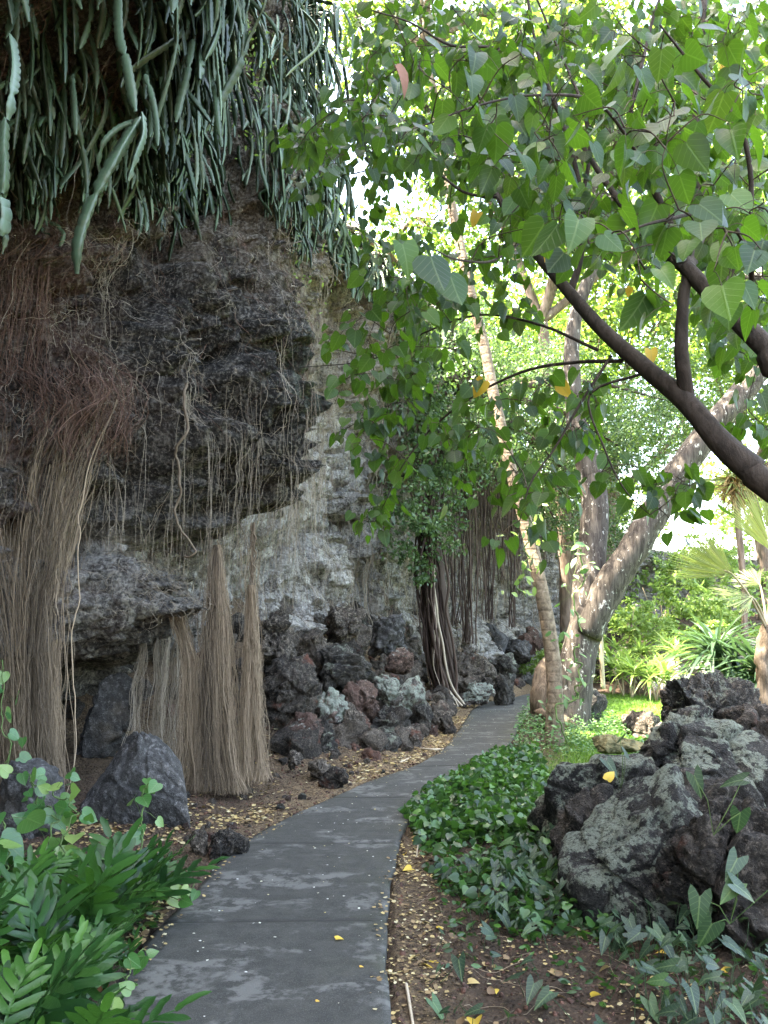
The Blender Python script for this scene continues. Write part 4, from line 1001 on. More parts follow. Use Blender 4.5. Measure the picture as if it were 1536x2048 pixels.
for Tm, msk in ((HEART, h < .4), (HEART_W, (h >= .4) & (h < .65)), (HEART_L, h >= .65)):
    m = msk & ~yl; LX.append(np.tile(Tm[0][:, 0], m.sum())); LY.append(np.tile(Tm[0][:, 1], m.sum()))
    V, f = scatter(Tm[0], Tm[1], leafpos[m], rot_from(leafdir[m], leafN[m]), leafsz[m]); acc.add(V, f, np.repeat(rng.random(m.sum()), len(Tm[0])))
V, f, a = acc.get(); a['lx'] = np.concatenate(LX); a['ly'] = np.concatenate(LY); part('foliage', V, f, M['leaf'], tree, a)
def one_leaf(name, p, dr, nn, s, mat, parent=None, label=None, T=HEART_L, rnd=.5):
    V, f = scatter(T[0], T[1], np.array([p]), rot_from(np.array([dr], float), np.array([nn], float)), np.array([s]))
    if parent is not None:
        o = part(name, V, f, M[mat], parent, {'rnd': np.full(len(V), rnd), 'lx': T[0][:, 0], 'ly': T[0][:, 1]})
        if label: o['label'] = label
        return o
    return obj(name, V, f, M[mat], attrs={'rnd': np.full(len(V), rnd), 'lx': T[0][:, 0], 'ly': T[0][:, 1]}, loc=V.mean(0))
for (px, py, Yd, s, lb) in [(968, 782, 4.0, .10, 'yellow leaf hanging in front of the ringed trunk'), (1121, 785, 3.9, .09, 'yellow leaf left of the dark twig'), (1095, 505, 3.7, .09, 'folded yellow leaf lying on the branch'),
                        (1302, 715, 3.8, .075, 'small yellow leaf above the dark branch'), (955, 440, 4.6, .09, 'yellow leaf high beside the ringed trunk'), (1455, 135, 3.6, .07, 'yellow leaf at the upper right'), (1262, 585, 4.2, .055, 'tiny yellow leaf in the middle of the crown')]:
    one_leaf('yellow_leaf', at(px, py, Yd)+np.array([0, 0, s*.5]), (rng.normal()*.4, rng.normal()*.3, -1), (rng.normal()*.6, -.8, rng.normal()*.5), s, 'leaf_yellow', tree, lb, rnd=.3)
one_leaf('dead_leaf', at(790, 135, 2.5), (.5, .1, -.8), (.5, -.6, .6), .10, 'dead_leaf', tree, 'curled brown dead leaf at the upper left of the crown')

# ================================================================== OTHER TREES
def limb(pts, radii, n=40, sides=12, seed=0, rough=.08, fl=3.):
    return trunk_mesh(pts, radii, n, sides, rough, seed, fl)
def crown_geo(blobs, n, size, T=QUAD, down=.2, shell=.45):
    """leaf clumps spread through a set of blobs (centre, radii)"""
    vol = np.array([b[1][0]*b[1][1]*b[1][2] for b in blobs])**.67; cnt = (n*vol/vol.sum()).astype(int)
    Ps = []; 
    for (c, r), k in zip(blobs, cnt):
        nc_ = max(6, k//38); dd = rdir(nc_); rad = rng.random(nc_)**shell
        cc = np.array(c)+dd*rad[:, None]*np.array(r)
        ii = rng.integers(0, nc_, k)
        Ps.append(cc[ii]+rng.normal(size=(k, 3))*np.mean(r)*.13*np.array([1, 1, .7]))
    P = np.concatenate(Ps); N = len(P)
    Rm = rot_from(rdir(N, -down, .8), rdir(N, .7, .8))
    V, f = scatter(T[0], T[1], P, Rm, size*rng.uniform(.6, 1.3, N))
    return V, f, {'rnd': np.repeat(np.clip(rng.normal(.5, .25, N), 0, 1), len(T[0]))}
def far_tree(name, label, base, topz, r0, blobs, n, size, lmat='leaf_far', bmat='bark_far', group=None, T=QUAD, trunk=None):
    e = empty(name, base, label, 'tree', group); b = np.array(base, float)
    tp = np.array([b[0]+rng.normal()*.5, b[1]+rng.normal()*.5, topz])
    V, f = trunk if trunk else limb([b-np.array([0, 0, .2]), b*.6+tp*.4+rdir(1)[0]*.3, tp], [r0, r0*.75, r0*.5], 24, 9, int(base[0]*7) & 63)
    part('trunk', V, f, M[bmat], e)
    acc = Acc()
    for (c, r) in blobs:
        c = np.array(c); m = (tp+c)/2+rng.normal(size=3)*.3
        V, f = limb([tp-np.array([0, 0, .4]), m, c, c+(c-m)*.5], [r0*.45, r0*.28, r0*.14, .02], 20, 6); acc.add(V, f)
        for q in range(4):
            e2 = c+rdir(1, .2)[0]*np.array(r)*.9; V, f = limb([m, (c+e2)/2+rng.normal(size=3)*.2, e2], [r0*.15, r0*.09, .012], 12, 5); acc.add(V, f)
    V, f, a = acc.get(); part('limbs', V, f, M[bmat], e)
    V, f, a = crown_geo(blobs, n, size, T); part('crown', V, f, M[lmat], e, a)
    return e
# forked grey tree
ft = empty('forked_tree', gp(1140, 1452), 'stout grey furrowed tree forking into an upright and a right-leaning stem beside the path', 'tree')
Yf = 14.2
V, f = limb([at(1135, 1475, Yf), at(1140, 1420, Yf), at(1150, 1350, Yf), at(1165, 1280, Yf), at(1185, 1225, Yf)], [.46, .36, .31, .29, .30], 50, 24, 5, .07, 2.5)
part('trunk', V, f, M['bark_grey'], ft)
V, f = limb([at(1168, 1300, Yf), at(1172, 1200, Yf+.1), at(1186, 1080, Yf+.2), at(1188, 990, Yf+.3), at(1170, 900, Yf+.4), at(1150, 820, Yf+.5), at(1150, 640, Yf+.8), at(1230, 430, Yf+1)], [.24, .25, .25, .235, .21, .17, .13, .09], 60, 20, 6, .07, 2.5)
part('stem', V, f, M['bark_grey'], ft)['label'] = 'upright grey stem of the fork'
V, f = limb([at(1175, 1270, Yf-.1), at(1215, 1180, Yf-.2), at(1275, 1085, Yf-.3), at(1345, 965, Yf-.3), at(1420, 860, Yf-.3), at(1490, 780, Yf-.3), at(1540, 690, Yf-.2), at(1600, 560, Yf)], [.24, .26, .245, .235, .225, .22, .19, .15], 70, 20, 7, .07, 2.5)
part('stem', V, f, M['bark_grey'], ft)['label'] = 'right-leaning grey stem with pale lichen flecks'
blobs = [((x, y, z), (r, r, r*.7)) for x, y, z, r in [(3.8, 15, 11.5, 1.6), (6.5, 14, 10.5, 2.0), (8.5, 14.5, 12, 2.3), (5, 16, 13.5, 2.3), (9, 17, 14, 2.5), (2.6, 16, 13.5, 1.6), (7, 17, 9, 1.6), (.9, 14, 12, 1.4), (2.2, 13.4, 11, 1.3), (-.4, 14.4, 13, 1.5)]]  # last three blobs added to shade the forked trunk
acc = Acc()
for c, r in blobs:
    c = np.array(c); s0 = at(1230, 430, Yf+1) if c[0] < 6 else at(1600, 560, Yf)
    V, f = limb([s0, (s0+c)/2+rng.normal(size=3)*.4, c, c+np.array([.3, .2, .8])], [.1, .07, .035, .01], 20, 7); acc.add(V, f)
V, f, a = acc.get(); part('limbs', V, f, M['bark_grey'], ft)
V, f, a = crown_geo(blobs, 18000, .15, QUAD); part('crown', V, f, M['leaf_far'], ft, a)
# ringed slender trunk
rt = empty('ringed_trunk_tree', at(1110, 1492, 12.3), 'slender tan trunk with ring scars leaning left past the forked tree', 'tree')
pts = [(1108, 1500, 12.3), (1110, 1400, 12.3), (1103, 1300, 12.4), (1083, 1180, 12.4), (1055, 1060, 12.5), (1020, 930, 12.5), (990, 800, 12.6), (968, 690, 12.7), (940, 580, 12.7), (918, 480, 12.8), (900, 390, 12.8), (880, 250, 13), (850, 100, 13.2)]
V, f = limb([at(*p) for p in pts], [.15, .122, .112, .106, .10, .094, .088, .084, .08, .078, .075, .07, .065], 140, 16, 9, .05, 6.)
part('trunk', V, f, M['bark_ring'], rt)
c0 = at(840, 20, 13.2)
blobs = [(c0+np.array([a, b, c]), (1.5, 1.5, 1.0)) for a, b, c in [(0, 0, .8), (1.6, .5, .2), (-1.2, .8, .5), (.3, -1.3, .6), (2.8, 1, 1)]]
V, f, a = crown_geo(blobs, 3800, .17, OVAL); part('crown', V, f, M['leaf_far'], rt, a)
acc = Acc()
for c, r in blobs:
    V, f = limb([at(850, 100, 13.2), (c+c0)/2, c], [.08, .05, .02], 14, 6); acc.add(V, f)
V, f, a = acc.get(); part('limbs', V, f, M['bark_ring'], rt)
# cut stump beside the path
st = empty('tree_stump', gp(1078, 1418), 'weathered broken tree stump between the path and the forked trunk', 'stump')
V, f = limb([at(1088, 1432, 14.6), at(1088, 1390, 14.6), at(1092, 1345, 14.7), at(1100, 1322, 14.8)], [.30, .25, .21, .12], 30, 14, 12, .25, 2.)
part('wood', V, f, M['wood_cut'], st)
V, f = limb([at(1150, 1455, 13.9), at(1120, 1440, 13.9), at(1090, 1428, 14.1), at(1072, 1424, 14.3)], [.12, .12, .1, .04], 20, 9, 13, .2)
part('root', V, f, M['wood_cut'], st)
# far wood: sunlit trees behind the cliff line and over the gulch, plus one unseen tree added for shade
FT = [
 ('tall sunlit tree rising behind the ringed trunk', (3.5, 36), 9, .4, [(2, 35, 14, 4), (5, 37, 16.5, 4.5), (1, 37, 11, 3.2), (6.5, 34, 12.5, 3.5), (4, 34, 9, 2.6)], 15000, .30),
 ('broad bright green tree behind the upright grey stem', (9, 34), 7, .4, [(8, 33, 12, 4), (11, 34, 15.5, 4.2), (8.5, 32, 8.5, 2.6), (12.5, 33, 10.5, 3.0), (9, 35, 18, 4)], 15000, .28),
 ('yellow-green tree above the gulch at the right', (17, 37), 8, .4, [(16, 36, 14, 4.5), (20, 38, 17, 4.5), (14, 36, 18, 4.), (18.5, 34, 10.5, 2.8), (22, 36, 12, 3.6)], 15000, .30),
 ('tall crown closing the gap at the far right', (24, 34), 9, .4, [(22, 33, 18, 5), (26, 34, 14, 4.5), (19, 32, 21, 4.5)], 9000, .30),
 ('leafy tree standing on the cliff top beyond the cactus', (.5, 29), 13, .25, [(0, 29, 13.5, 2.2), (1.8, 30, 12.5, 2.0), (-1.5, 29, 16, 2.4), (2.0, 29, 16, 2.0)], 6500, .22),
 ('bright canopy tree high behind the heart-leaved branches', (6, 27), 12, .35, [(4, 26, 17, 3.6), (8, 27, 19, 3.8), (6, 25, 14.5, 2.6), (10.5, 26, 15.5, 3.0), (1.5, 27, 19.5, 3.)], 15000, .24),
 ('added unseen shade tree on the cliff top above the cactus thicket', (-6, 5), 14, .3, [(-3.5, 3, 16, 2.6), (-1.5, 6, 17, 2.6), (-4, 8, 16.5, 2.6), (-2, 0, 16.5, 2.6), (0.3, 3, 18, 2.4), (-5.5, 5.5, 18, 2.6)], 8000, .22),  # tree outside the view, added to keep sun off the near leaves
 ('feathery tree over the far end of the path', (7.5, 42), 6, .35, [(6, 41, 8.5, 3.0), (9.5, 42, 9.5, 3.2), (12.5, 43, 8, 2.8)], 6500, .26),
 ('pale hazy tree on the far rim of the gulch', (22, 46), 7, .35, [(20, 46, 9.5, 3.5), (25, 47, 10.5, 4), (30, 46, 9, 3.6)], 6500, .32)]
for lb, (x, y), tz, r0, bl, n, s in FT:
    bz = 12.4 if 'above the cactus' in lb else 9.2 if 'cliff top' in lb else g1(x, y)
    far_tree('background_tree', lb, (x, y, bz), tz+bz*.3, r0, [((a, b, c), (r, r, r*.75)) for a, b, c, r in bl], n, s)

# ================================================================== BANYAN (hanging roots and small dark leaves)
bn = empty('banyan_tree', gp(885, 1385), 'banyan with a dark curtain of aerial roots and small leaves against the far cliff', 'tree')
V, f = limb([at(905, 1408, 17.0), at(890, 1370, 17.1), at(880, 1300, 17.3), at(872, 1200, 17.5), at(866, 1080, 17.7), at(880, 950, 18.4), at(930, 800, 19.5)], [.12, .22, .26, .25, .22, .2, .2], 60, 16, 21, .3, 1.5)
part('trunk', V, f, M['root_dark'], bn, {'rnd': np.full(len(V), .3)})
def aer(pix, N, w_, mat, r, K=36, wob=.03, label=None):
    rows = [(a-w_a/2, a+w_a/2, p, y) for (a, p, y, w_a) in pix]
    P = bundle_paths(N, K, rows, wob)
    V, f = tubes(P, r*.72*(.4+1.2*rng.random((N, 1))**1.5)*np.ones((1, K)), 4)
    o = part('aerial_root', V, f, M[mat], bn, {'rnd': per(N, K, 4)})
    if label: o['label'] = label
aer([(858, 1090, 16.9, 18), (862, 1200, 16.8, 16), (872, 1300, 16.7, 18), (888, 1370, 16.6, 22), (912, 1412, 16.5, 20)], 6, 0, 'root_pale', .022, label='pale twisting roots in front of the dark pillar')
aer([(852, 1000, 17, 30), (860, 1150, 17, 40), (872, 1280, 16.9, 46), (895, 1405, 16.8, 40)], 40, 0, 'root_dark', .03, label='dark root pillar reaching the ground beside the path')
for (px, y0, y1, Yd, w_, n) in [(930, 800, 1285, 20.5, 26, 34), (905, 820, 1250, 19.5, 16, 14), (972, 830, 1240, 22, 18, 20), (955, 800, 1200, 21, 14, 12), (1018, 850, 1255, 23, 14, 16), (1000, 850, 1160, 22.5, 14, 10), (1035, 900, 1190, 23.5, 12, 9),
                                (1060, 900, 1150, 24, 10, 7), (1085, 900, 1130, 24.5, 16, 8), (890, 780, 1130, 18.5, 20, 14), (845, 820, 1060, 17.5, 24, 14), (1110, 920, 1100, 25, 20, 8)]:
    aer([(px, y0, Yd, w_*.9), (px+4, (y0+y1)/2, Yd, w_), (px+6, y1, Yd, w_*.8)], int(n*.8), 0, 'root_dark', .020)
blobs = []
for (px, py, Yd, rx, rz) in [(830, 1040, 16.2, .8, 1.2), (870, 930, 17, 1.1, 1.3), (930, 880, 19, 1.5, 1.2), (1000, 860, 21, 1.7, 1.3), (1070, 900, 23, 1.6, 1.6), (1130, 940, 24.5, 1.6, 1.8), (1250, 900, 25, 2.2, 1.6), (1230, 1060, 26, 1.5, 1.3),
                             (880, 1030, 16.8, .7, .9), (960, 760, 20, 1.8, 1.5), (860, 800, 17.5, 1.4, 1.2), (1060, 760, 23, 2, 1.8), (1110, 1040, 24, 1., 1.3), (1150, 800, 25, 2., 1.6), (840, 1120, 16.4, .5, .5), (1330, 800, 27, 2.2, 2), (800, 700, 18, 1.2, 1.3), (900, 680, 20, 1.6, 1.4)]:
    blobs.append((at(px, py, Yd), (rx, rx, rz)))
V, f, a = crown_geo(blobs, 62000, .10, QUAD, down=.7, shell=.6); part('crown', V, f, M['leaf_banyan'], bn, a)
acc = Acc()
hub = at(930, 790, 19.5)
for c, r in blobs:
    V, f = limb([hub, (hub+c)/2+np.array([0, 0, .5]), np.array(c)], [.14, .08, .02], 18, 6); acc.add(V, f)
V, f, a = acc.get(); part('limbs', V, f, M['root_dark'], bn, {'rnd': np.full(len(V), .3)})

# ================================================================== PLANTS: foreground ferns
def frond_geo(seed, L_=.5, pairs=8):
    r = np.random.default_rng(seed); acc = Acc(); n = 22; t = np.linspace(0, 1, n)
    ry = t*L_*.86; rz = L_*(.30*t-.42*t**2.2)
    rp = lambda u: np.array([0, np.interp(u, t, ry), np.interp(u, t, rz)])
    C = np.stack([0*t, ry, rz], 1); V, f = tubes(C[None], np.linspace(.0035, .0012, n)[None], 5, ref=[1, .01, 0]); acc.add(V, f, .95)
    # narrow web of blade along the midrib
    m = t > .28; k = m.sum(); wv = .014*np.sin(np.linspace(.4, 2.9, k))+.006
    W = np.stack([np.stack([-wv, ry[m], rz[m]+.006], 1), np.stack([0*wv, ry[m], rz[m]+.001], 1), np.stack([wv, ry[m], rz[m]+.006], 1)], 1).reshape(-1, 3); acc.add(W, [grid_faces(k, 3)], .45)
    for i in range(pairs*2+1):
        last = i == pairs*2; s = 1 if i % 2 else -1
        u = 1. if last else .30+.66*((i//2)+.25*(i % 2))/pairs
        prof = math.sin(math.pi*min(1, (.22+.78*(u-.3)/.7)**.8))*.75+.35 if not last else .7
        ln = L_*.40*prof*r.uniform(.75, 1.12); ang = (R_(66)-R_(32)*(u-.3)/.7)*s*r.uniform(.85, 1.12) if not last else 0
        q = np.linspace(0, 1, 8); wd = L_*.040*np.minimum(1, (q*3+.55))*np.clip((1-q)*4., .04, 1)**.6
        wav = .35*wd*np.sin(q*15+r.uniform(0, 6))
        zz = ln*(.10*q-.22*q**2)*r.uniform(.2, 1.6)
        loc = np.stack([np.stack([-wd, q*ln, zz+.25*wd+wav*.4], 1), np.stack([0*q, q*ln, zz], 1), np.stack([wd, q*ln, zz+.25*wd-wav*.4], 1)], 1).reshape(-1, 3)
        ca, sa_ = math.cos(ang), math.sin(ang); b = rp(u); sl = (np.interp(u+.02, t, rz)-np.interp(u-.02, t, rz))/(.04*L_*.86)
        X_ = loc[:, 0]*ca+loc[:, 1]*sa_; Y_ = -loc[:, 0]*sa_+loc[:, 1]*ca
        acc.add(np.stack([b[0]+X_, b[1]+Y_, b[2]+loc[:, 2]+Y_*sl*.8], 1), [grid_faces(8, 3)], float(np.clip(r.normal(.45, .12)+.25*(u-.5), 0, 1)))
    return acc.get()
frond_me = []
for k in range(6):
    V, f, a = frond_geo(600+k, 1., 4+k % 2); a['rnd'] = np.clip(a['rnd']+(k-2.5)*.09, 0, 1)
    me = raw_mesh('frond', V, f, a); me.materials.append(M['leaf_fern']); frond_me.append(me)
def fern(px, py, Yd, label, n, L_, h=None):
    L_ *= .92; p = at(px-45, py, Yd); p[2] = g1(p[0], p[1]); e = empty('fern', p, label, 'fern', 'broad-lobed ferns beside the path')
    for k in range(n):
        o = bpy.data.objects.new('frond', frond_me[rng.integers(6)]); COL.objects.link(o); o.parent = e
        az = 2*math.pi*(k+rng.random()*.6)/n; az = (az+math.pi) % (2*math.pi)-math.pi; az = az*.55+rng.normal()*.2 if k % 4 else az; up = rng.uniform(.55, 1.25)
        s = L_*rng.uniform(.75, 1.15)
        o.rotation_euler = (up, rng.uniform(-.35, .35), az); o.scale = (s, s, s)
        o.location = (rng.normal()*.05, rng.normal()*.05, .02+rng.random()*.12)
        if rng.random() < .12: o['label'] = 'bright yellow-green young frond'
FERNS = [(60, 1985, 3.1, 'fern with the largest bright fronds, at the left edge nearest the camera', 9, .50), (185, 1965, 3.2, 'fern with a wide bright frond spread towards the camera, near the left edge', 8, .46),
 (130, 2110, 2.75, 'dark glossy fern in the bottom left corner', 9, .42), (160, 2160, 2.85, 'low fern at the bottom of the photo beside the path edge', 7, .28), (20, 2120, 2.6, 'fern cut off by the bottom left corner', 8, .4),
 (130, 1850, 3.9, 'upright fern with stacked lobes left of the middle of the fern bed', 9, .50), (210, 1830, 4.2, 'upright glossy fern in the middle of the fern bed', 9, .50), (300, 1800, 4.7, 'tall fern in front of the grey triangular slab', 9, .55),
 (318, 1810, 4.6, 'fern at the right end of the bed beside the mulch', 8, .42), (60, 1830, 4.3, 'shaded fern behind the bright one at the left edge', 8, .48), (170, 1890, 3.75, 'low dark fern between the bright wide frond and the path', 8, .36),
 (255, 1885, 3.9, 'small fern creeping over the path edge', 6, .27), (180, 1915, 3.45, 'fern hidden low among the bright fronds', 8, .38), (350, 1770, 4.95, 'small fern tucked against the foot of the grey slab', 7, .36), (120, 1760, 5.0, 'fern at the back of the bed below the variegated vine', 7, .42),
 (-40, 1900, 3.5, 'fern half outside the left edge above the brightest one', 8, .5), (110, 2070, 2.9, 'dark fern between the bottom corner and the path', 8, .36)]
for a in FERNS: fern(*a)
# low leafy fill under the ferns
def leaf_scatter(n, posf, size, T, up=.8, tilt=.7):
    P = posf(n); N = len(P)
    az = rng.uniform(0, 2*math.pi, N); dr = np.stack([np.cos(az), np.sin(az), rng.normal(-.15, .25, N)], 1)
    nn = rdir(N)*tilt+np.array([0, 0, up]); return scatter(T[0], T[1], P, rot_from(dr, nn), size*rng.uniform(.6, 1.25, N))+(np.repeat(rng.random(N), len(T[0])),)
def gpos(poly, hmin, hmax, bias=1.5):
    P_ = np.array([gp(*p)[:2] for p in poly]) if len(poly[0]) == 2 else np.array([p[:2] for p in poly])
    PL = [tuple(p) for p in P_]; lo, hi = P_.min(0), P_.max(0)
    def f(n):
        out = []
        while len(out) < n:
            q = rng.uniform(lo, hi)
            if in_poly(q, PL): out.append(q)
        q = np.array(out); z = G_(q[:, 0], q[:, 1])+hmin+(hmax-hmin)*rng.random(n)**bias
        return np.c_[q, z]
    return f
acc = Acc()
bed = [(0, 2300), (170, 2060), (235, 1960), (290, 1885), (380, 1790), (330, 1740), (120, 1740), (-60, 1800), (-300, 2100)]
acc.add(*leaf_scatter(1900, gpos(bed, .01, .16), .055, OVAL)); acc.add(*leaf_scatter(380, gpos(bed, .03, .20), .07, HEART))
V, f, a = acc.get(); tag(obj('undergrowth', V, f, M['leaf_cover'], attrs=a), kind='stuff')
# variegated climbing vines
def vine(name, label, pix, nl, size, mat='leaf_pothos', r=.005, spread=.06, T=HEART, dup_=2):
    e = empty(name, at(*pix[-1]), label, 'vine'); C = catmull([at(*p) for p in pix], 50)
    C += np.stack([fbm(np.c_[np.arange(50)*.3, np.full(50, k*7.), np.full(50, pix[0][0])], 2, 80+k) for k in range(3)], 1)*spread*.4
    i = np.linspace(1, 48, nl).astype(int); P = C[i]+rng.normal(size=(nl, 3))*spread
    dr = rdir(nl, -.5, .7); nn = rdir(nl)*.6+np.array([.1, -.9, .6])
    V, f = scatter(T[0], T[1], P, rot_from(dr, nn), size*rng.uniform(.6, 1.2, nl)); part('leaves', V, f, M[mat], e, {'rnd': np.repeat(rng.random(nl), len(T[0])), 'lx': np.tile(T[0][:, 0], nl), 'ly': np.tile(T[0][:, 1], nl)})
    pe = np.stack([C[i], (C[i]+P)/2+np.array([0, 0, .01]), P], 1); acc = Acc().add(*tubes(C[None], np.full((1, 50), r), 6)).add(*tubes(pe, np.full((nl, 3), .0015), 3)); V, f, a = acc.get(); part('stem', V, f, M['stem_green'], e, a)
    return e
vine('variegated_vine', 'variegated vine climbing the dark left-edge boulder under the root curtain', [(60, 1545, 6.1), (75, 1600, 5.9), (110, 1640, 5.7), (90, 1700, 5.5), (60, 1780, 5.3)], 26, .12, spread=.09)
vine('variegated_vine', 'variegated vine hanging right of the left-edge boulder over the ferns', [(60, 1560, 6.0), (115, 1590, 5.8), (150, 1630, 5.6), (120, 1690, 5.4), (140, 1740, 5.2)], 22, .11, spread=.08)
vine('variegated_vine', 'vine with a curled young tip rising in front of the grey triangular slab', [(300, 1558, 5.5), (290, 1580, 5.5), (284, 1640, 5.4), (280, 1700, 5.3), (270, 1760, 5.2)], 13, .10, spread=.05)
vine('variegated_vine', 'large-leaved vine at the left edge below the boulder', [(5, 1640, 4.9), (15, 1690, 4.8), (10, 1740, 4.7), (20, 1800, 4.6)], 10, .16, spread=.06)
vine('variegated_vine', 'glossy vine climbing into the great root curtain at the left edge', [(0, 1320, 7.2), (8, 1380, 7.2), (2, 1450, 7.1), (20, 1490, 7.0), (5, 1560, 6.9)], 14, .12, spread=.06)
vine('creeping_vine', 'light green runner with rounded leaves crossing onto the path edge beside the ferns', [(283, 1900, 3.78), (262, 1950, 3.5), (232, 1985, 3.3), (225, 2010, 3.2)], 6, .075, 'leaf_pothos', .003, .03)
vine('creeping_vine', 'light green runner with a pair of leaves on the path edge below the pitted stone', [(388, 1770, 4.95), (375, 1795, 4.85), (345, 1795, 4.85), (330, 1790, 4.9)], 5, .075, 'leaf_pothos', .003, .02)
vine('climbing_vine', 'leafy green vine climbing the ringed trunk from its foot', [(1150, 1290, 12.0), (1160, 1340, 12.0), (1145, 1400, 12.0), (1115, 1420, 12.0), (1130, 1480, 12.0)], 46, .14, 'leaf_small', .012, .2, OVAL)
vine('climbing_vine', 'light green sprays of a climber left of the ringed trunk', [(1060, 1020, 11.9), (1050, 1130, 12.0), (1035, 1170, 12.0), (1055, 1190, 12)], 30, .16, 'leaf_ti', .01, .16, OVAL)
vine('climbing_vine', 'thin vine running up the ringed trunk with broad drooping leaves near the fork', [(1150, 1060, 12.0), (1165, 1150, 12.1), (1150, 1200, 12.1), (1160, 1260, 12.1)], 24, .17, 'leaf_small', .012, .14, OVAL)

# ================================================================== GROUND COVER AND LAWN
acc = Acc()
mat1 = [(800, 1652), (862, 1598), (940, 1548), (1005, 1512), (1075, 1512), (1090, 1560), (1090, 1640), (1040, 1700), (900, 1690), (830, 1680)]
acc.add(*leaf_scatter(4600, gpos(mat1, .02, .17, .8), .066, HEART, .5, .9))
acc.add(*leaf_scatter(500, gpos([(1260, 1500), (1330, 1500), (1360, 1560), (1270, 1560)], .02, .2), .09, HEART))
acc.add(*leaf_scatter(1500, gpos([(820, 1650), (1060, 1640), (1200, 1800), (1230, 1900), (1050, 1890), (900, 1800), (850, 1740)], .01, .14), .060, HEART, .5, .9))
acc.add(*leaf_scatter(420, gpos([(860, 1760), (1200, 1860), (1540, 1960), (1560, 2080), (1250, 2040), (900, 1950)], .01, .08), .05, OVAL, .5, .9))
V, f, a = acc.get(); tag(obj('ground_cover', V, f, M['leaf_cover'], attrs=a), kind='stuff')
acc = Acc()
ar = [((1040, 1680), (1200, 1700), (1260, 1880), (1100, 1860), (980, 1780)), ((880, 1740), (1050, 1740), (1150, 1880), (930, 1860)), ((1250, 1860), (1600, 1900), (1650, 2100), (1330, 2100), (1200, 1960)), ((860, 1850), (1200, 1850), (1500, 2200), (820, 2100))]
LX = []; LY = []
for poly, n, h in zip(ar, (170, 90, 150, 34), (.20, .16, .22, .12)):
    P = gpos(poly, .04, h, 1.)(n); g = P.copy(); g[:, 2] = G_(g[:, 0], g[:, 1]); g[:, :2] += rng.normal(size=(n, 2))*.05
    az = rng.uniform(0, 2*math.pi, n); dr = np.stack([np.cos(az), np.sin(az), rng.uniform(-.9, -.1, n)], 1)
    V, f = scatter(ARROW[0], ARROW[1], P, rot_from(dr, rdir(n)*.4+np.array([0, -.45, .9])), .088*rng.uniform(.5, 1.15, n)); acc.add(V, f, np.repeat(rng.random(n)**1.5, len(ARROW[0])))
    LX.append(np.tile(ARROW[0][:, 0], n)); LY.append(np.tile(ARROW[0][:, 1], n)); LX.append(np.full(n*9, .5)); LY.append(np.full(n*9, .1))
    st_ = np.stack([g, g*.4+P*.6+rng.normal(size=(n, 3))*.01, P], 1); V, f = tubes(st_, np.full((n, 3), .002), 3); acc.add(V, f, .8)
V, f, a = acc.get(); a['lx'] = np.concatenate(LX); a['ly'] = np.concatenate(LY); tag(obj('arrowhead_ground_cover', V, f, M['leaf_arrow'], attrs=a), kind='stuff')
for k, (px, py, Yd, lb) in enumerate([(1475, 1790, 3.75, 'arrowhead plant with three dark leaves growing on the black bottom-right boulder'), (1440, 1615, 4.1, 'arrowhead sprig with light green leaves on the right-hand rocks'), (1250, 1535, 5.6, 'small arrowhead plant in the gap between the two lichen boulders')]):
    c = at(px, py, Yd); e = empty('arrowhead_plant', c-np.array([0, -.1, .15]), lb, 'plant'); n = [6, 3, 3][k]
    P = c+rng.normal(size=(n, 3))*np.array([.10, .04, .09]); dr = rdir(n, -.8, .5)
    V, f = scatter(ARROW[0], ARROW[1], P, rot_from(dr, rdir(n)*.3+np.array([0, -.8, .6])), .125*rng.uniform(.8, 1.2, n)); part('leaves', V, f, M['leaf_arrow'], e, {'rnd': np.repeat(rng.uniform(.2, 1, n), len(ARROW[0])), 'lx': np.tile(ARROW[0][:, 0], n), 'ly': np.tile(ARROW[0][:, 1], n)})
    st_ = np.stack([np.repeat((c-np.array([0, -.1, .15]))[None], n, 0), (P+c)/2-np.array([0, 0, .04]), P], 1); V, f = tubes(st_, np.full((n, 3), .0022), 4); part('stems', V, f, M['stem_green'], e, {'rnd': per(n, 3, 4)})
acc = Acc()
p2 = [(1024, 1500), (1042, 1445), (1060, 1415), (1100, 1440), (1170, 1440), (1240, 1450), (1270, 1500), (1200, 1530), (1100, 1520)]
acc.add(*leaf_scatter(3600, gpos(p2, .02, .28, 1.), .055, OVAL, .5, .9))
V, f, a = acc.get(); tag(obj('grey_green_groundcover', V, f, M['leaf_small'], attrs=a), kind='stuff')
# lawn
def lawnpos(n):
    out = np.zeros((0, 3))
    while len(out) < n:
        x = rng.uniform(1.2, 11, n); y = rng.uniform(7.5, 26, n)
        g = sstep(.4, 1.2, x-xr(y))*sstep(8.2, 9.8, y+x*.25)*sstep(0, -.8, y-lawn_far(x)); m = rng.random(n) < g
        out = np.vstack([out, np.c_[x, y, G_(x, y)][m]])
    return out[:n]
P = lawnpos(34000); n = len(P); T = (np.array([(-.07, 0, 0), (.07, 0, 0), (0, 1, 0)], float), [np.array([(0, 1, 2)])])
V, f = scatter(T[0], T[1], P, rot_from(rdir(n, 1.6), rdir(n, 0, .3)), .09*rng.uniform(.6, 1.4, n))
tag(obj('lawn_grass', V, f, M['grass'], attrs={'rnd': np.repeat(rng.random(n), 3)}), kind='stuff')

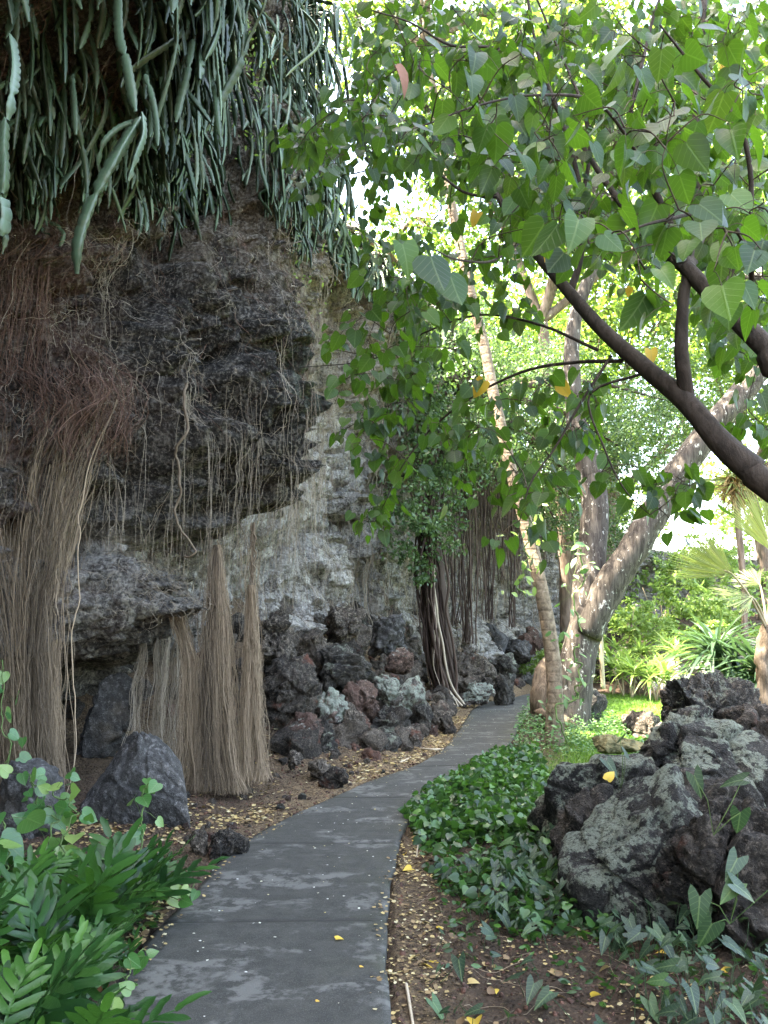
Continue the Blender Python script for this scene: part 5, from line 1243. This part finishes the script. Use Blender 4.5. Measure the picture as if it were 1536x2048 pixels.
# strap-leaved garden plants (far right, sunlit)
ST = [strap_T(6, .07, d_, .5, .5) for d_ in (.25, .45, .7)]
def strap_plant(name, label, px, py, Yd, h, n, L_, mat='leaf_ti', group=None, nst=1, stem='stem_pale', up=.5, tpl=ST):
    b = at(px, py, Yd); b[2] = min(b[2], g1(b[0], b[1])); e = empty(name, b, label, 'plant', group)
    accS = Acc(); accL = Acc()
    for k in range(nst):
        top_ = b+np.array([rng.normal()*.18*nst**.5, rng.normal()*.18*nst**.5, h*rng.uniform(.75, 1.15)])
        V, f = limb([b, (b+top_)/2+rng.normal(size=3)*.05, top_], [.025, .022, .02], 12, 7); accS.add(V, f)
        az = rng.uniform(0, 2*math.pi, n); el = rng.uniform(-.1, 1.35, n)*up*2
        dr = np.stack([np.cos(az)*np.cos(el), np.sin(az)*np.cos(el), np.sin(el)], 1)
        P = top_+dr*.02-np.array([0, 0, 1])*rng.uniform(0, .22, n)[:, None]*L_
        ti = rng.integers(0, 3, n)
        for q in range(3):
            m = ti == q
            if m.any():
                V, f = scatter(tpl[q][0], tpl[q][1], P[m], rot_from(dr[m], np.array([0, 0, 1.])+rdir(m.sum())*.15), L_*rng.uniform(.7, 1.15, m.sum())); accL.add(V, f, np.repeat(rng.random(m.sum()), len(tpl[q][0])))
    V, f, a = accS.get(); part('stem', V, f, M[stem], e, a)
    V, f, a = accL.get(); part('leaves', V, f, M[mat], e, a)
tips = [(1222, 1300, 21.5, 'leftmost'), (1245, 1335, 20.5, 'second from the left'), (1262, 1352, 20, 'third from the left'), (1285, 1345, 20.5, 'fourth from the left'), (1312, 1362, 19.5, 'tall slender, right of the middle'), (1330, 1330, 21.5, 'second from the right'),
        (1350, 1320, 22, 'rightmost'), (1270, 1300, 22.5, 'back row, left'), (1300, 1290, 23, 'back row, middle'), (1335, 1280, 23.5, 'back row, right'), (1230, 1290, 23.5, 'back row, far left')]
for (px, py, Yd, w_) in tips:
    strap_plant('strap_leaved_shrub', 'yellow-green strap-leaved shrub in the sunlit garden bed, '+w_, px, py, Yd, rng.uniform(.55, .95), 20, .62, group='strap-leaved shrubs in the sunlit bed', nst=2)
for k, (px, py, Yd, lb) in enumerate([(1330, 1225, 29, 'bright leafy bush in the middle of the far bank'), (1420, 1240, 28, 'bright leafy bush on the far bank left of the dark strap plant'), (1250, 1270, 27, 'small bright bush behind the strap-leaved shrubs'),
                                    (1340, 1150, 36, 'pale sunlit bush high on the far bank'), (1430, 1120, 37, 'pale sunlit bush high on the far bank behind the fan palm'), (1480, 1200, 33, 'washed-out bush behind the dark strap plant'), (1390, 1270, 24, 'light green bush between the far boulders'), (1090, 1320, 26, 'light green weed clump at the far bend of the path')]):
    c = at(px, py, Yd); e = empty('garden_bush', (c[0], c[1], g1(c[0], c[1])), lb, 'bush'); s = Yd/30*(1.5 if Yd > 26.5 else .7)
    V, f, a = crown_geo([(c+np.array([dx*s, rng.normal()*.4, dz*s]), (.8*s, .8*s, .55*s)) for dx, dz in ((0, 0), (-.8, -.25), (.8, -.2), (.2, .4))], 1500, .17*s**.5, OVAL)
    part('leaves', V, f, M['leaf_ti'], e, a)
    acc = Acc()
    for q in range(5):
        V, f = limb([np.array([c[0], c[1], g1(c[0], c[1])-.05]), c+rng.normal(size=3)*.3*s], [.03, .012], 8, 5); acc.add(V, f)
    V, f, a = acc.get(); part('stem', V, f, M['stem_pale'], e, a)
V, f = limb([at(1206, 1378, 18), at(1203, 1300, 18), at(1201, 1235, 18)], [.05, .045, .035], 20, 8)
tag(obj('cane', V, f, M['stem_pale'], attrs={'rnd': np.full(len(V), .5)}, loc=V.mean(0)), 'bare pale yellowish cane standing just right of the forked trunk', 'cane')
# dark strap plant cluster at the right
ST2 = [strap_T(9, .030, d_, .6, .35) for d_ in (.30, .6, .95)]
for k, (px, py, Yd, lb, n, L_, h) in enumerate([(1475, 1330, 11.5, 'dark green spiky strap plant behind the black crest rock, centre of its clump', 110, .85, 1.35), (1435, 1345, 11.8, 'dark spiky strap plant at the left of its clump with leaves hanging like a fringe', 100, .75, 1.15), (1520, 1320, 11.2, 'dark spiky strap plant at the right edge beside the palm trunk', 100, .85, 1.35)]):
    strap_plant('spiky_strap_plant', lb, px, py, Yd, h, n, L_, 'leaf_strap', 'dark spiky strap plants at the right', 1, 'stem_pale', .42, ST2)
# fan palm
fp = empty('fan_palm', (at(1528, 1440, 8.6)[0], 8.6, .0), 'fan palm with an orange-brown trunk and pleated yellow-green fans at the right edge', 'palm')
V, f = limb([at(1532, 1530, 8.6), at(1530, 1440, 8.6), at(1527, 1330, 8.6), at(1532, 1270, 8.6), at(1536, 1240, 8.6)], [.075, .07, .065, .055, .04], 40, 12, 31, .45, 6)
part('trunk', V, f, M['wood_cut'], fp)
def fan(apex, tipdir, L_, spread, base, nseg=34, nrm=(0, -1, .25)):
    a = np.array(apex); y = np.array(tipdir, float); y /= np.linalg.norm(y); R0 = rot_from(y[None], np.array([nrm], float))[0]
    acc = Acc()
    for i in range(nseg):
        th = (i/(nseg-1)-.5)*spread; ln = L_*(1-.25*abs(i/(nseg-1)-.5)*1.4)*rng.uniform(.9, 1.05)
        q = np.linspace(0, 1, 7); w_ = spread/nseg*.55*ln*np.minimum(q, .62)*np.clip((1-q)*2.6, 0.03, 1)
        fold = .6*w_; z = -.10*ln*q**2+.02*math.sin(i)
        loc = np.stack([np.stack([-w_, q*ln, z-fold], 1), np.stack([0*q, q*ln, z], 1), np.stack([w_, q*ln, z-fold], 1)], 1).reshape(-1, 3)
        c, s = math.cos(th), math.sin(th); loc = np.stack([loc[:, 0]*c+loc[:, 1]*s, -loc[:, 0]*s+loc[:, 1]*c, loc[:, 2]], 1)
        acc.add(a+loc@R0.T, [grid_faces(7, 3)], float(np.clip(rng.normal(.5, .2), 0, 1)))
    V, f, at_ = acc.get(); fo = part('fan', V, f, M['leaf_fan'], fp, at_)
    C = catmull([np.array(base), (np.array(base)+a)/2+np.array([0, 0, .06]), a, a+y*L_*.15], 20); V, f = tubes(C[None], np.linspace(.016, .008, 20)[None], 6)
    part('petiole', V, f, M['stem_pale'], fo, {'rnd': np.full(len(V), .6)})
hubp = at(1536, 1262, 8.6)
def pd(px0, py0, px1, py1, Y0, Y1):
    a, b = at(px0, py0, Y0), at(px1, py1, Y1); return a, b-a, float(np.linalg.norm(b-a))
for (x0, y0, x1, y1, Y0, Y1, sp, nm) in [(1466, 1150, 1345, 1085, 8.3, 8.1, 1.15, (.25, -.8, -.5)), (1548, 1105, 1492, 960, 8.3, 8.1, 1.1, (-.2, -1, -.1)), (1505, 1195, 1430, 1190, 8.4, 8.2, 1.5, (0, -.6, .8)), (1520, 1170, 1470, 1140, 8.7, 8.9, 1.9, (0, -.9, .4)), (1600, 1150, 1680, 1050, 8.5, 8.5, 1.4, (0, -1, .2))]:
    a, dv, ln = pd(x0, y0, x1, y1, Y0, Y1); fan(a, dv, ln, sp, hubp, nrm=nm)
# dead-skirted palm far behind
dp_ = empty('dead_skirted_palm', (at(1465, 1100, 27)[0], 27, g1(at(1465, 1100, 27)[0], 27)), 'distant palm with a skirt of dry golden fronds under the dark branch', 'palm')
c = at(1468, 960, 27); V, f = limb([(c[0], 27, g1(c[0], 27)-.1), (c[0]+.1, 27, 3), c], [.11, .10, .12], 20, 9); part('trunk', V, f, M['bark_far'], dp_)
n = 160; dr = rdir(n, -1.3, .5); V, f = scatter(ST2[2][0], ST2[2][1], np.repeat(c[None], n, 0)+rdir(n)*.25, rot_from(dr, rdir(n)), 1.0*rng.uniform(.6, 1.1, n)); part('dry_fronds', V, f, M['litter'], dp_, {'rnd': np.repeat(rng.random(n)*.7, len(ST2[2][0]))})
n = 90; dr = rdir(n, .4, .7); V, f = scatter(ST2[1][0], ST2[1][1], np.repeat(c[None], n, 0), rot_from(dr, rdir(n, 1)), 1.1*rng.uniform(.6, 1.1, n)); part('green_fronds', V, f, M['leaf_fan'], dp_, {'rnd': np.repeat(rng.random(n), len(ST2[1][0]))})
# cactus-top shrubs and creeper sprigs
tg = empty('cliff_shrub', at(600, 60, 13.5), 'pale twiggy shrub on the cliff top beside the cactus thicket', 'shrub')
c = at(600, 90, 13.5); V, f, a = crown_geo([(c, (.9, .9, .9)), (c+np.array([.8, .3, .5]), (.7, .7, .6))], 500, .11, OVAL); part('leaves', V, f, M['leaf_far'], tg, a)
acc = Acc()
for k in range(16):
    e2 = c+rdir(1, .1)[0]*1.3; V, f = limb([c-np.array([.8, 0, .9]), (c+e2)/2+rng.normal(size=3)*.15, e2], [.02, .010, .004], 12, 5); acc.add(V, f)
V, f, a = acc.get(); part('branches', V, f, M['bark_far'], tg)
acc = Acc()
for (px, py, Yd, s, n) in [(500, 60, 8.4, .35, 90), (490, 150, 8.3, .3, 80), (465, 175, 8.2, .25, 50), (400, 60, 7.4, .3, 40), (520, 260, 9, .25, 30), (380, 330, 8.2, .3, 30), (600, 560, 12, .6, 60), (640, 480, 14, .7, 90)]:
    c = at(px, py, Yd); P = c+rng.normal(size=(n, 3))*s*np.array([.5, .4, .8]); V, f = scatter(OVAL[0], OVAL[1], P, rot_from(rdir(n), rdir(n, .6)), .05*rng.uniform(.6, 1.3, n)*Yd/8); acc.add(V, f, np.repeat(rng.random(n), 7))
V, f, a = acc.get(); tag(obj('creeper_sprigs', V, f, M['leaf_ti'], attrs=a), kind='stuff')

# ================================================================== LITTER, FALLEN LEAVES, STICKS
CH_T = (np.array([(-.35, 0, 0), (.3, -.1, .05), (.5, .6, .12), (0, 1, .02), (-.4, .6, .1)], float), [np.array([(0, 1, 2), (0, 2, 3), (0, 3, 4)])])
def flakes(name, P, size, mat, lift=.006, tilt=.35):
    n = len(P); P = P+np.array([0, 0, lift]); az = rng.uniform(0, 2*math.pi, n)
    dr = np.stack([np.cos(az), np.sin(az), rng.normal(size=n)*tilt*.5], 1)
    V, f = scatter(CH_T[0], CH_T[1], P, rot_from(dr, rdir(n)*tilt+np.array([0, 0, 1])), size*rng.uniform(.4, 1.5, n))
    return tag(obj(name, V, f, M[mat], attrs={'rnd': np.repeat(rng.random(n), 5)}), kind='stuff')
def band(n, ya, yb, side, d0, d1, bias=1.):
    y = ya+(yb-ya)*rng.random(n); dd = d0+(d1-d0)*rng.random(n)**bias
    x = xl(y)-dd if side < 0 else xr(y)+dd; return np.c_[x, y, G_(x, y)]
clump = lambda P, th=.0, s=1.6: P[(fbm(P*s, 3, 61)+rng.normal(size=len(P))*.15) > th]
flakes('leaf_litter', clump(np.vstack([band(7000, 7, 21, -1, .1, 1.9), band(3500, 4.5, 8, -1, .02, 1.5, 1.3), band(2500, 9, 19, -1, .0, .4)]), .02), .030, 'litter')
flakes('path_edge_litter', np.vstack([clump(band(1600, 2.5, 7, 1, .0, .3, 1.6), -.02, 4.), clump(band(3200, 2.5, 7.5, 1, .05, 2.2), -.02, 2.5)]), .019, 'litter')
flakes('slope_litter', clump(band(6500, 9.5, 19, -1, .3, 2.6), .05, 1.2), .042, 'litter', .02)
P = np.vstack([clump(band(420, 4.5, 14, -1, .05, 2.2), .0), band(150, 2.5, 7, 1, .05, 2.3)]); n = len(P); az = rng.uniform(0, 6.28, n)
V, f = scatter(HEART_L[0], HEART_L[1], P+np.array([0, 0, .012]), rot_from(np.stack([np.cos(az), np.sin(az), rng.normal(.1, .3, n)], 1), rdir(n)*.5+np.array([0, 0, 1])), .05*rng.uniform(.5, 1.2, n))
tag(obj('dry_leaves', V, f, M['litter'], attrs={'rnd': np.repeat(rng.random(n)*.75, len(HEART_L[0]))}), kind='stuff')
sp = np.vstack([clump(band(700, 3.6, 16, -1, -.14, .0, .6), .03, 3.), clump(band(260, 2.6, 9, 1, -.08, .0, .6), .03, 3.)]); sp[:, 2] = .008
flakes('path_spill_litter', sp, .018, 'litter', .004)
yy = rng.uniform(2.6, 19, 380); xx = xl(yy)+(xr(yy)-xl(yy))*rng.random(380); flakes('path_petals', np.c_[xx, yy, yy*0+.008], .011, 'petal', .004, .2)
# crumbs of soil and cinder: uncountable
T0, F0 = ICO[2]; T0 = T0*(1+.25*vnoise(T0*2.3, 5))[:, None]
P = np.vstack([band(5200, 4.2, 12, -1, .0, 2.0), band(900, 12, 20, -1, .0, 2.0), band(4200, 2.4, 7, 1, .03, 2.6)]); n = len(P)
V, f = scatter(T0[:, :]*np.array([1, .85, .6]), [F0], P, rot_from(rdir(n, 0, .3), rdir(n, 1)), .0042+.016*rng.random(n)**4)
tag(obj('soil_crumbs', V, f, M['chip']), kind='stuff')
# dry stems and rootlets lying on the soil at the right
n = 240; P = band(n, 2.5, 6.5, 1, .1, 2.4); az = rng.uniform(0, 2*math.pi, n); ln = rng.uniform(.06, .35, n); K = 10
t = np.linspace(0, 1, K); crv = rng.normal(size=n)*1.4
ang = az[:, None]+crv[:, None]*t[None]; dx = np.cumsum(np.cos(ang), 1)*ln[:, None]/K; dy = np.cumsum(np.sin(ang), 1)*ln[:, None]/K
xx = P[:, :1]+dx; yy = P[:, 1:2]+dy; keep = (xx-xr(yy)).min(1) > .01
Q3 = np.stack([xx, yy, G_(xx, yy)+.006], -1)[keep]; V, f = tubes(Q3, np.full(Q3.shape[:2], .0016), 4)
tag(obj('dry_rootlets', V, f, M['root_tan'], attrs={'rnd': per(len(Q3), K, 4)}), kind='stuff')
FL = [(868, 1942, .095, .5, 'large orange-yellow leaf curled on the bare soil at the lower right'), (950, 2046, .085, .2, 'bright yellow leaf at the bottom edge of the photo on the soil'), (823, 1742, .075, .6, 'yellow leaf on the litter strip beside the right path edge'),
      (830, 1688, .07, .4, 'yellow leaf where the ground cover meets the path'), (966, 1752, .075, .9, 'orange leaf lying among the green runners right of the path'), (1008, 1750, .06, .8, 'small orange-yellow leaf right of the orange one'), (1133, 1828, .06, .3, 'yellow leaf in front of the cracked boulder'),
      (873, 1862, .04, .3, 'small round yellow leaf on the bare soil'), (1335, 1915, .06, .7, 'amber leaf at the foot of the bottom-right boulder'), (1462, 1950, .055, .1, 'lemon yellow leaf among the bottom-right arrowhead leaves'), (1480, 1998, .07, .6, 'amber leaf near the bottom right corner'),
      (988, 1985, .05, .4, 'pale crumpled leaf below the green runners'), (1183, 2000, .045, .4, 'yellow leaf below the arrowhead leaves on the soil'), (1285, 2034, .04, .8, 'small orange leaf near the bottom edge'), (808, 1715, .06, .7, 'dull yellow leaf against the slab edge of the path')]
for (px, py, s, rn, lb) in FL:
    p = gp(px, py)+np.array([0, 0, .015]); az = rng.uniform(0, 6.28)
    tag(one_leaf('fallen_leaf', p, (math.cos(az), math.sin(az), .25), rdir(1, 2.0)[0], s, 'leaf_yellow', rnd=rn), lb, 'leaf', 'yellow fallen leaves')
for (px, py, s, rn, lb) in [(672, 1878, .045, .4, 'yellow leaf lying on the near part of the path'), (632, 2003, .02, .8, 'small orange leaf on the path near the bottom'), (720, 1934, .02, .8, 'tiny orange leaf near the right side of the path')]:
    p = gnd(px, py, .012); tag(one_leaf('fallen_leaf', p, (1, .3, .1), (.1, -.2, 1), s, 'leaf_yellow', rnd=rn), lb, 'leaf', 'yellow fallen leaves')
tag(one_leaf('fallen_leaf', at(1215, 1560, 5.35), (.45, .2, .55), (-.3, -.8, .6), .08, 'leaf_yellow', rnd=.35), 'yellow leaf standing upright between the two lichen boulders', 'leaf', 'yellow fallen leaves')
tag(one_leaf('fallen_leaf', gp(206, 2005)+np.array([0, 0, .05]), (.2, -.4, .7), (.1, -.9, .4), .07, 'dead_leaf', rnd=.9), 'pinkish-brown dead leaf at the edge of the ferns', 'leaf', 'yellow fallen leaves')
def stick(pix, r, label, z=.01):
    C = catmull([gp(*p)+np.array([0, 0, z]) for p in pix], 24); V, f = trunk_mesh(C, np.linspace(r, r*.8, 24), 30, 8, .12, int(pix[0][0]))
    tag(obj('stick', V, f, M['stick'], attrs={'rnd': np.full(len(V), .6)}, loc=V.mean(0)), label, 'stick')
stick([(812, 1975), (818, 2010), (826, 2060)], .008, 'pale dry stick on the soil beside the path at the bottom', .015)
stick([(836, 1693), (833, 1720)], .006, 'short pale twig near the green runners by the path edge', .02)
stick([(840, 1500), (870, 1502), (900, 1500)], .014, 'curved dark stick on the soil strip left of the path', .02)
stick([(800, 1528), (818, 1520), (835, 1510)], .012, 'short forked stick on the litter below the slope rocks', .02)
rock('flat mossy yellowish slab lying on the grass behind the lichen-capped boulder', 1238, 1490, 118, 30, 9.9, 'moss_wood', 501, depth=.6, sub=5, rough=.7, name='mossy_stone', cat='stone', cuts=8)

# ================================================================== LIGHT, WORLD, CAMERA
SUN_EL, SUN_AZ = R_(66), R_(-96)      # azimuth measured from +Y towards +X (negative: from the left, over the cliff)
sd_ = Vector((math.sin(SUN_AZ)*math.cos(SUN_EL), math.cos(SUN_AZ)*math.cos(SUN_EL), math.sin(SUN_EL)))
sun = bpy.data.lights.new('sun', 'SUN'); sun.energy = 5.0; sun.angle = R_(.53); sun.color = (1, .95, .86)
so = bpy.data.objects.new('sun', sun); COL.objects.link(so); so.rotation_euler = sd_.to_track_quat('Z', 'Y').to_euler()
w = bpy.data.worlds.new('World'); sc.world = w; w.use_nodes = True; nt = w.node_tree; nt.nodes.clear()
sky = nt.nodes.new('ShaderNodeTexSky'); sky.sky_type = 'NISHITA'; sky.sun_disc = False
sky.sun_elevation = SUN_EL; sky.sun_rotation = SUN_AZ; sky.dust_density = 3.5; sky.air_density = 1.0; sky.ozone_density = .6
bg = nt.nodes.new('ShaderNodeBackground'); bg.inputs[1].default_value = .15
wo = nt.nodes.new('ShaderNodeOutputWorld'); nt.links.new(sky.outputs[0], bg.inputs[0]); nt.links.new(bg.outputs[0], wo.inputs[0])
cam = bpy.data.cameras.new('camera'); co_ = bpy.data.objects.new('camera', cam); COL.objects.link(co_); sc.camera = co_
cam.sensor_fit = 'HORIZONTAL'; cam.sensor_width = 36; cam.lens = 36*F/1536; cam.clip_end = 1000; cam.clip_start = .05
co_.location = (0, 0, CH); co_.rotation_euler = (R_(90)+PITCH, 0, 0)
sc.view_settings.view_transform = 'Standard'; sc.view_settings.look = 'None'; sc.view_settings.exposure = 4.08; sc.view_settings.gamma = 1
sc.view_settings.use_white_balance = True; sc.view_settings.white_balance_temperature = 7600; sc.view_settings.white_balance_tint = 8
sc.render.engine = 'CYCLES'
cy = sc.cycles; cy.max_bounces = 7; cy.diffuse_bounces = 4; cy.glossy_bounces = 2; cy.transmission_bounces = 3; cy.transparent_max_bounces = 4
cy.use_denoising = True; cy.caustics_reflective = False; cy.caustics_refractive = False
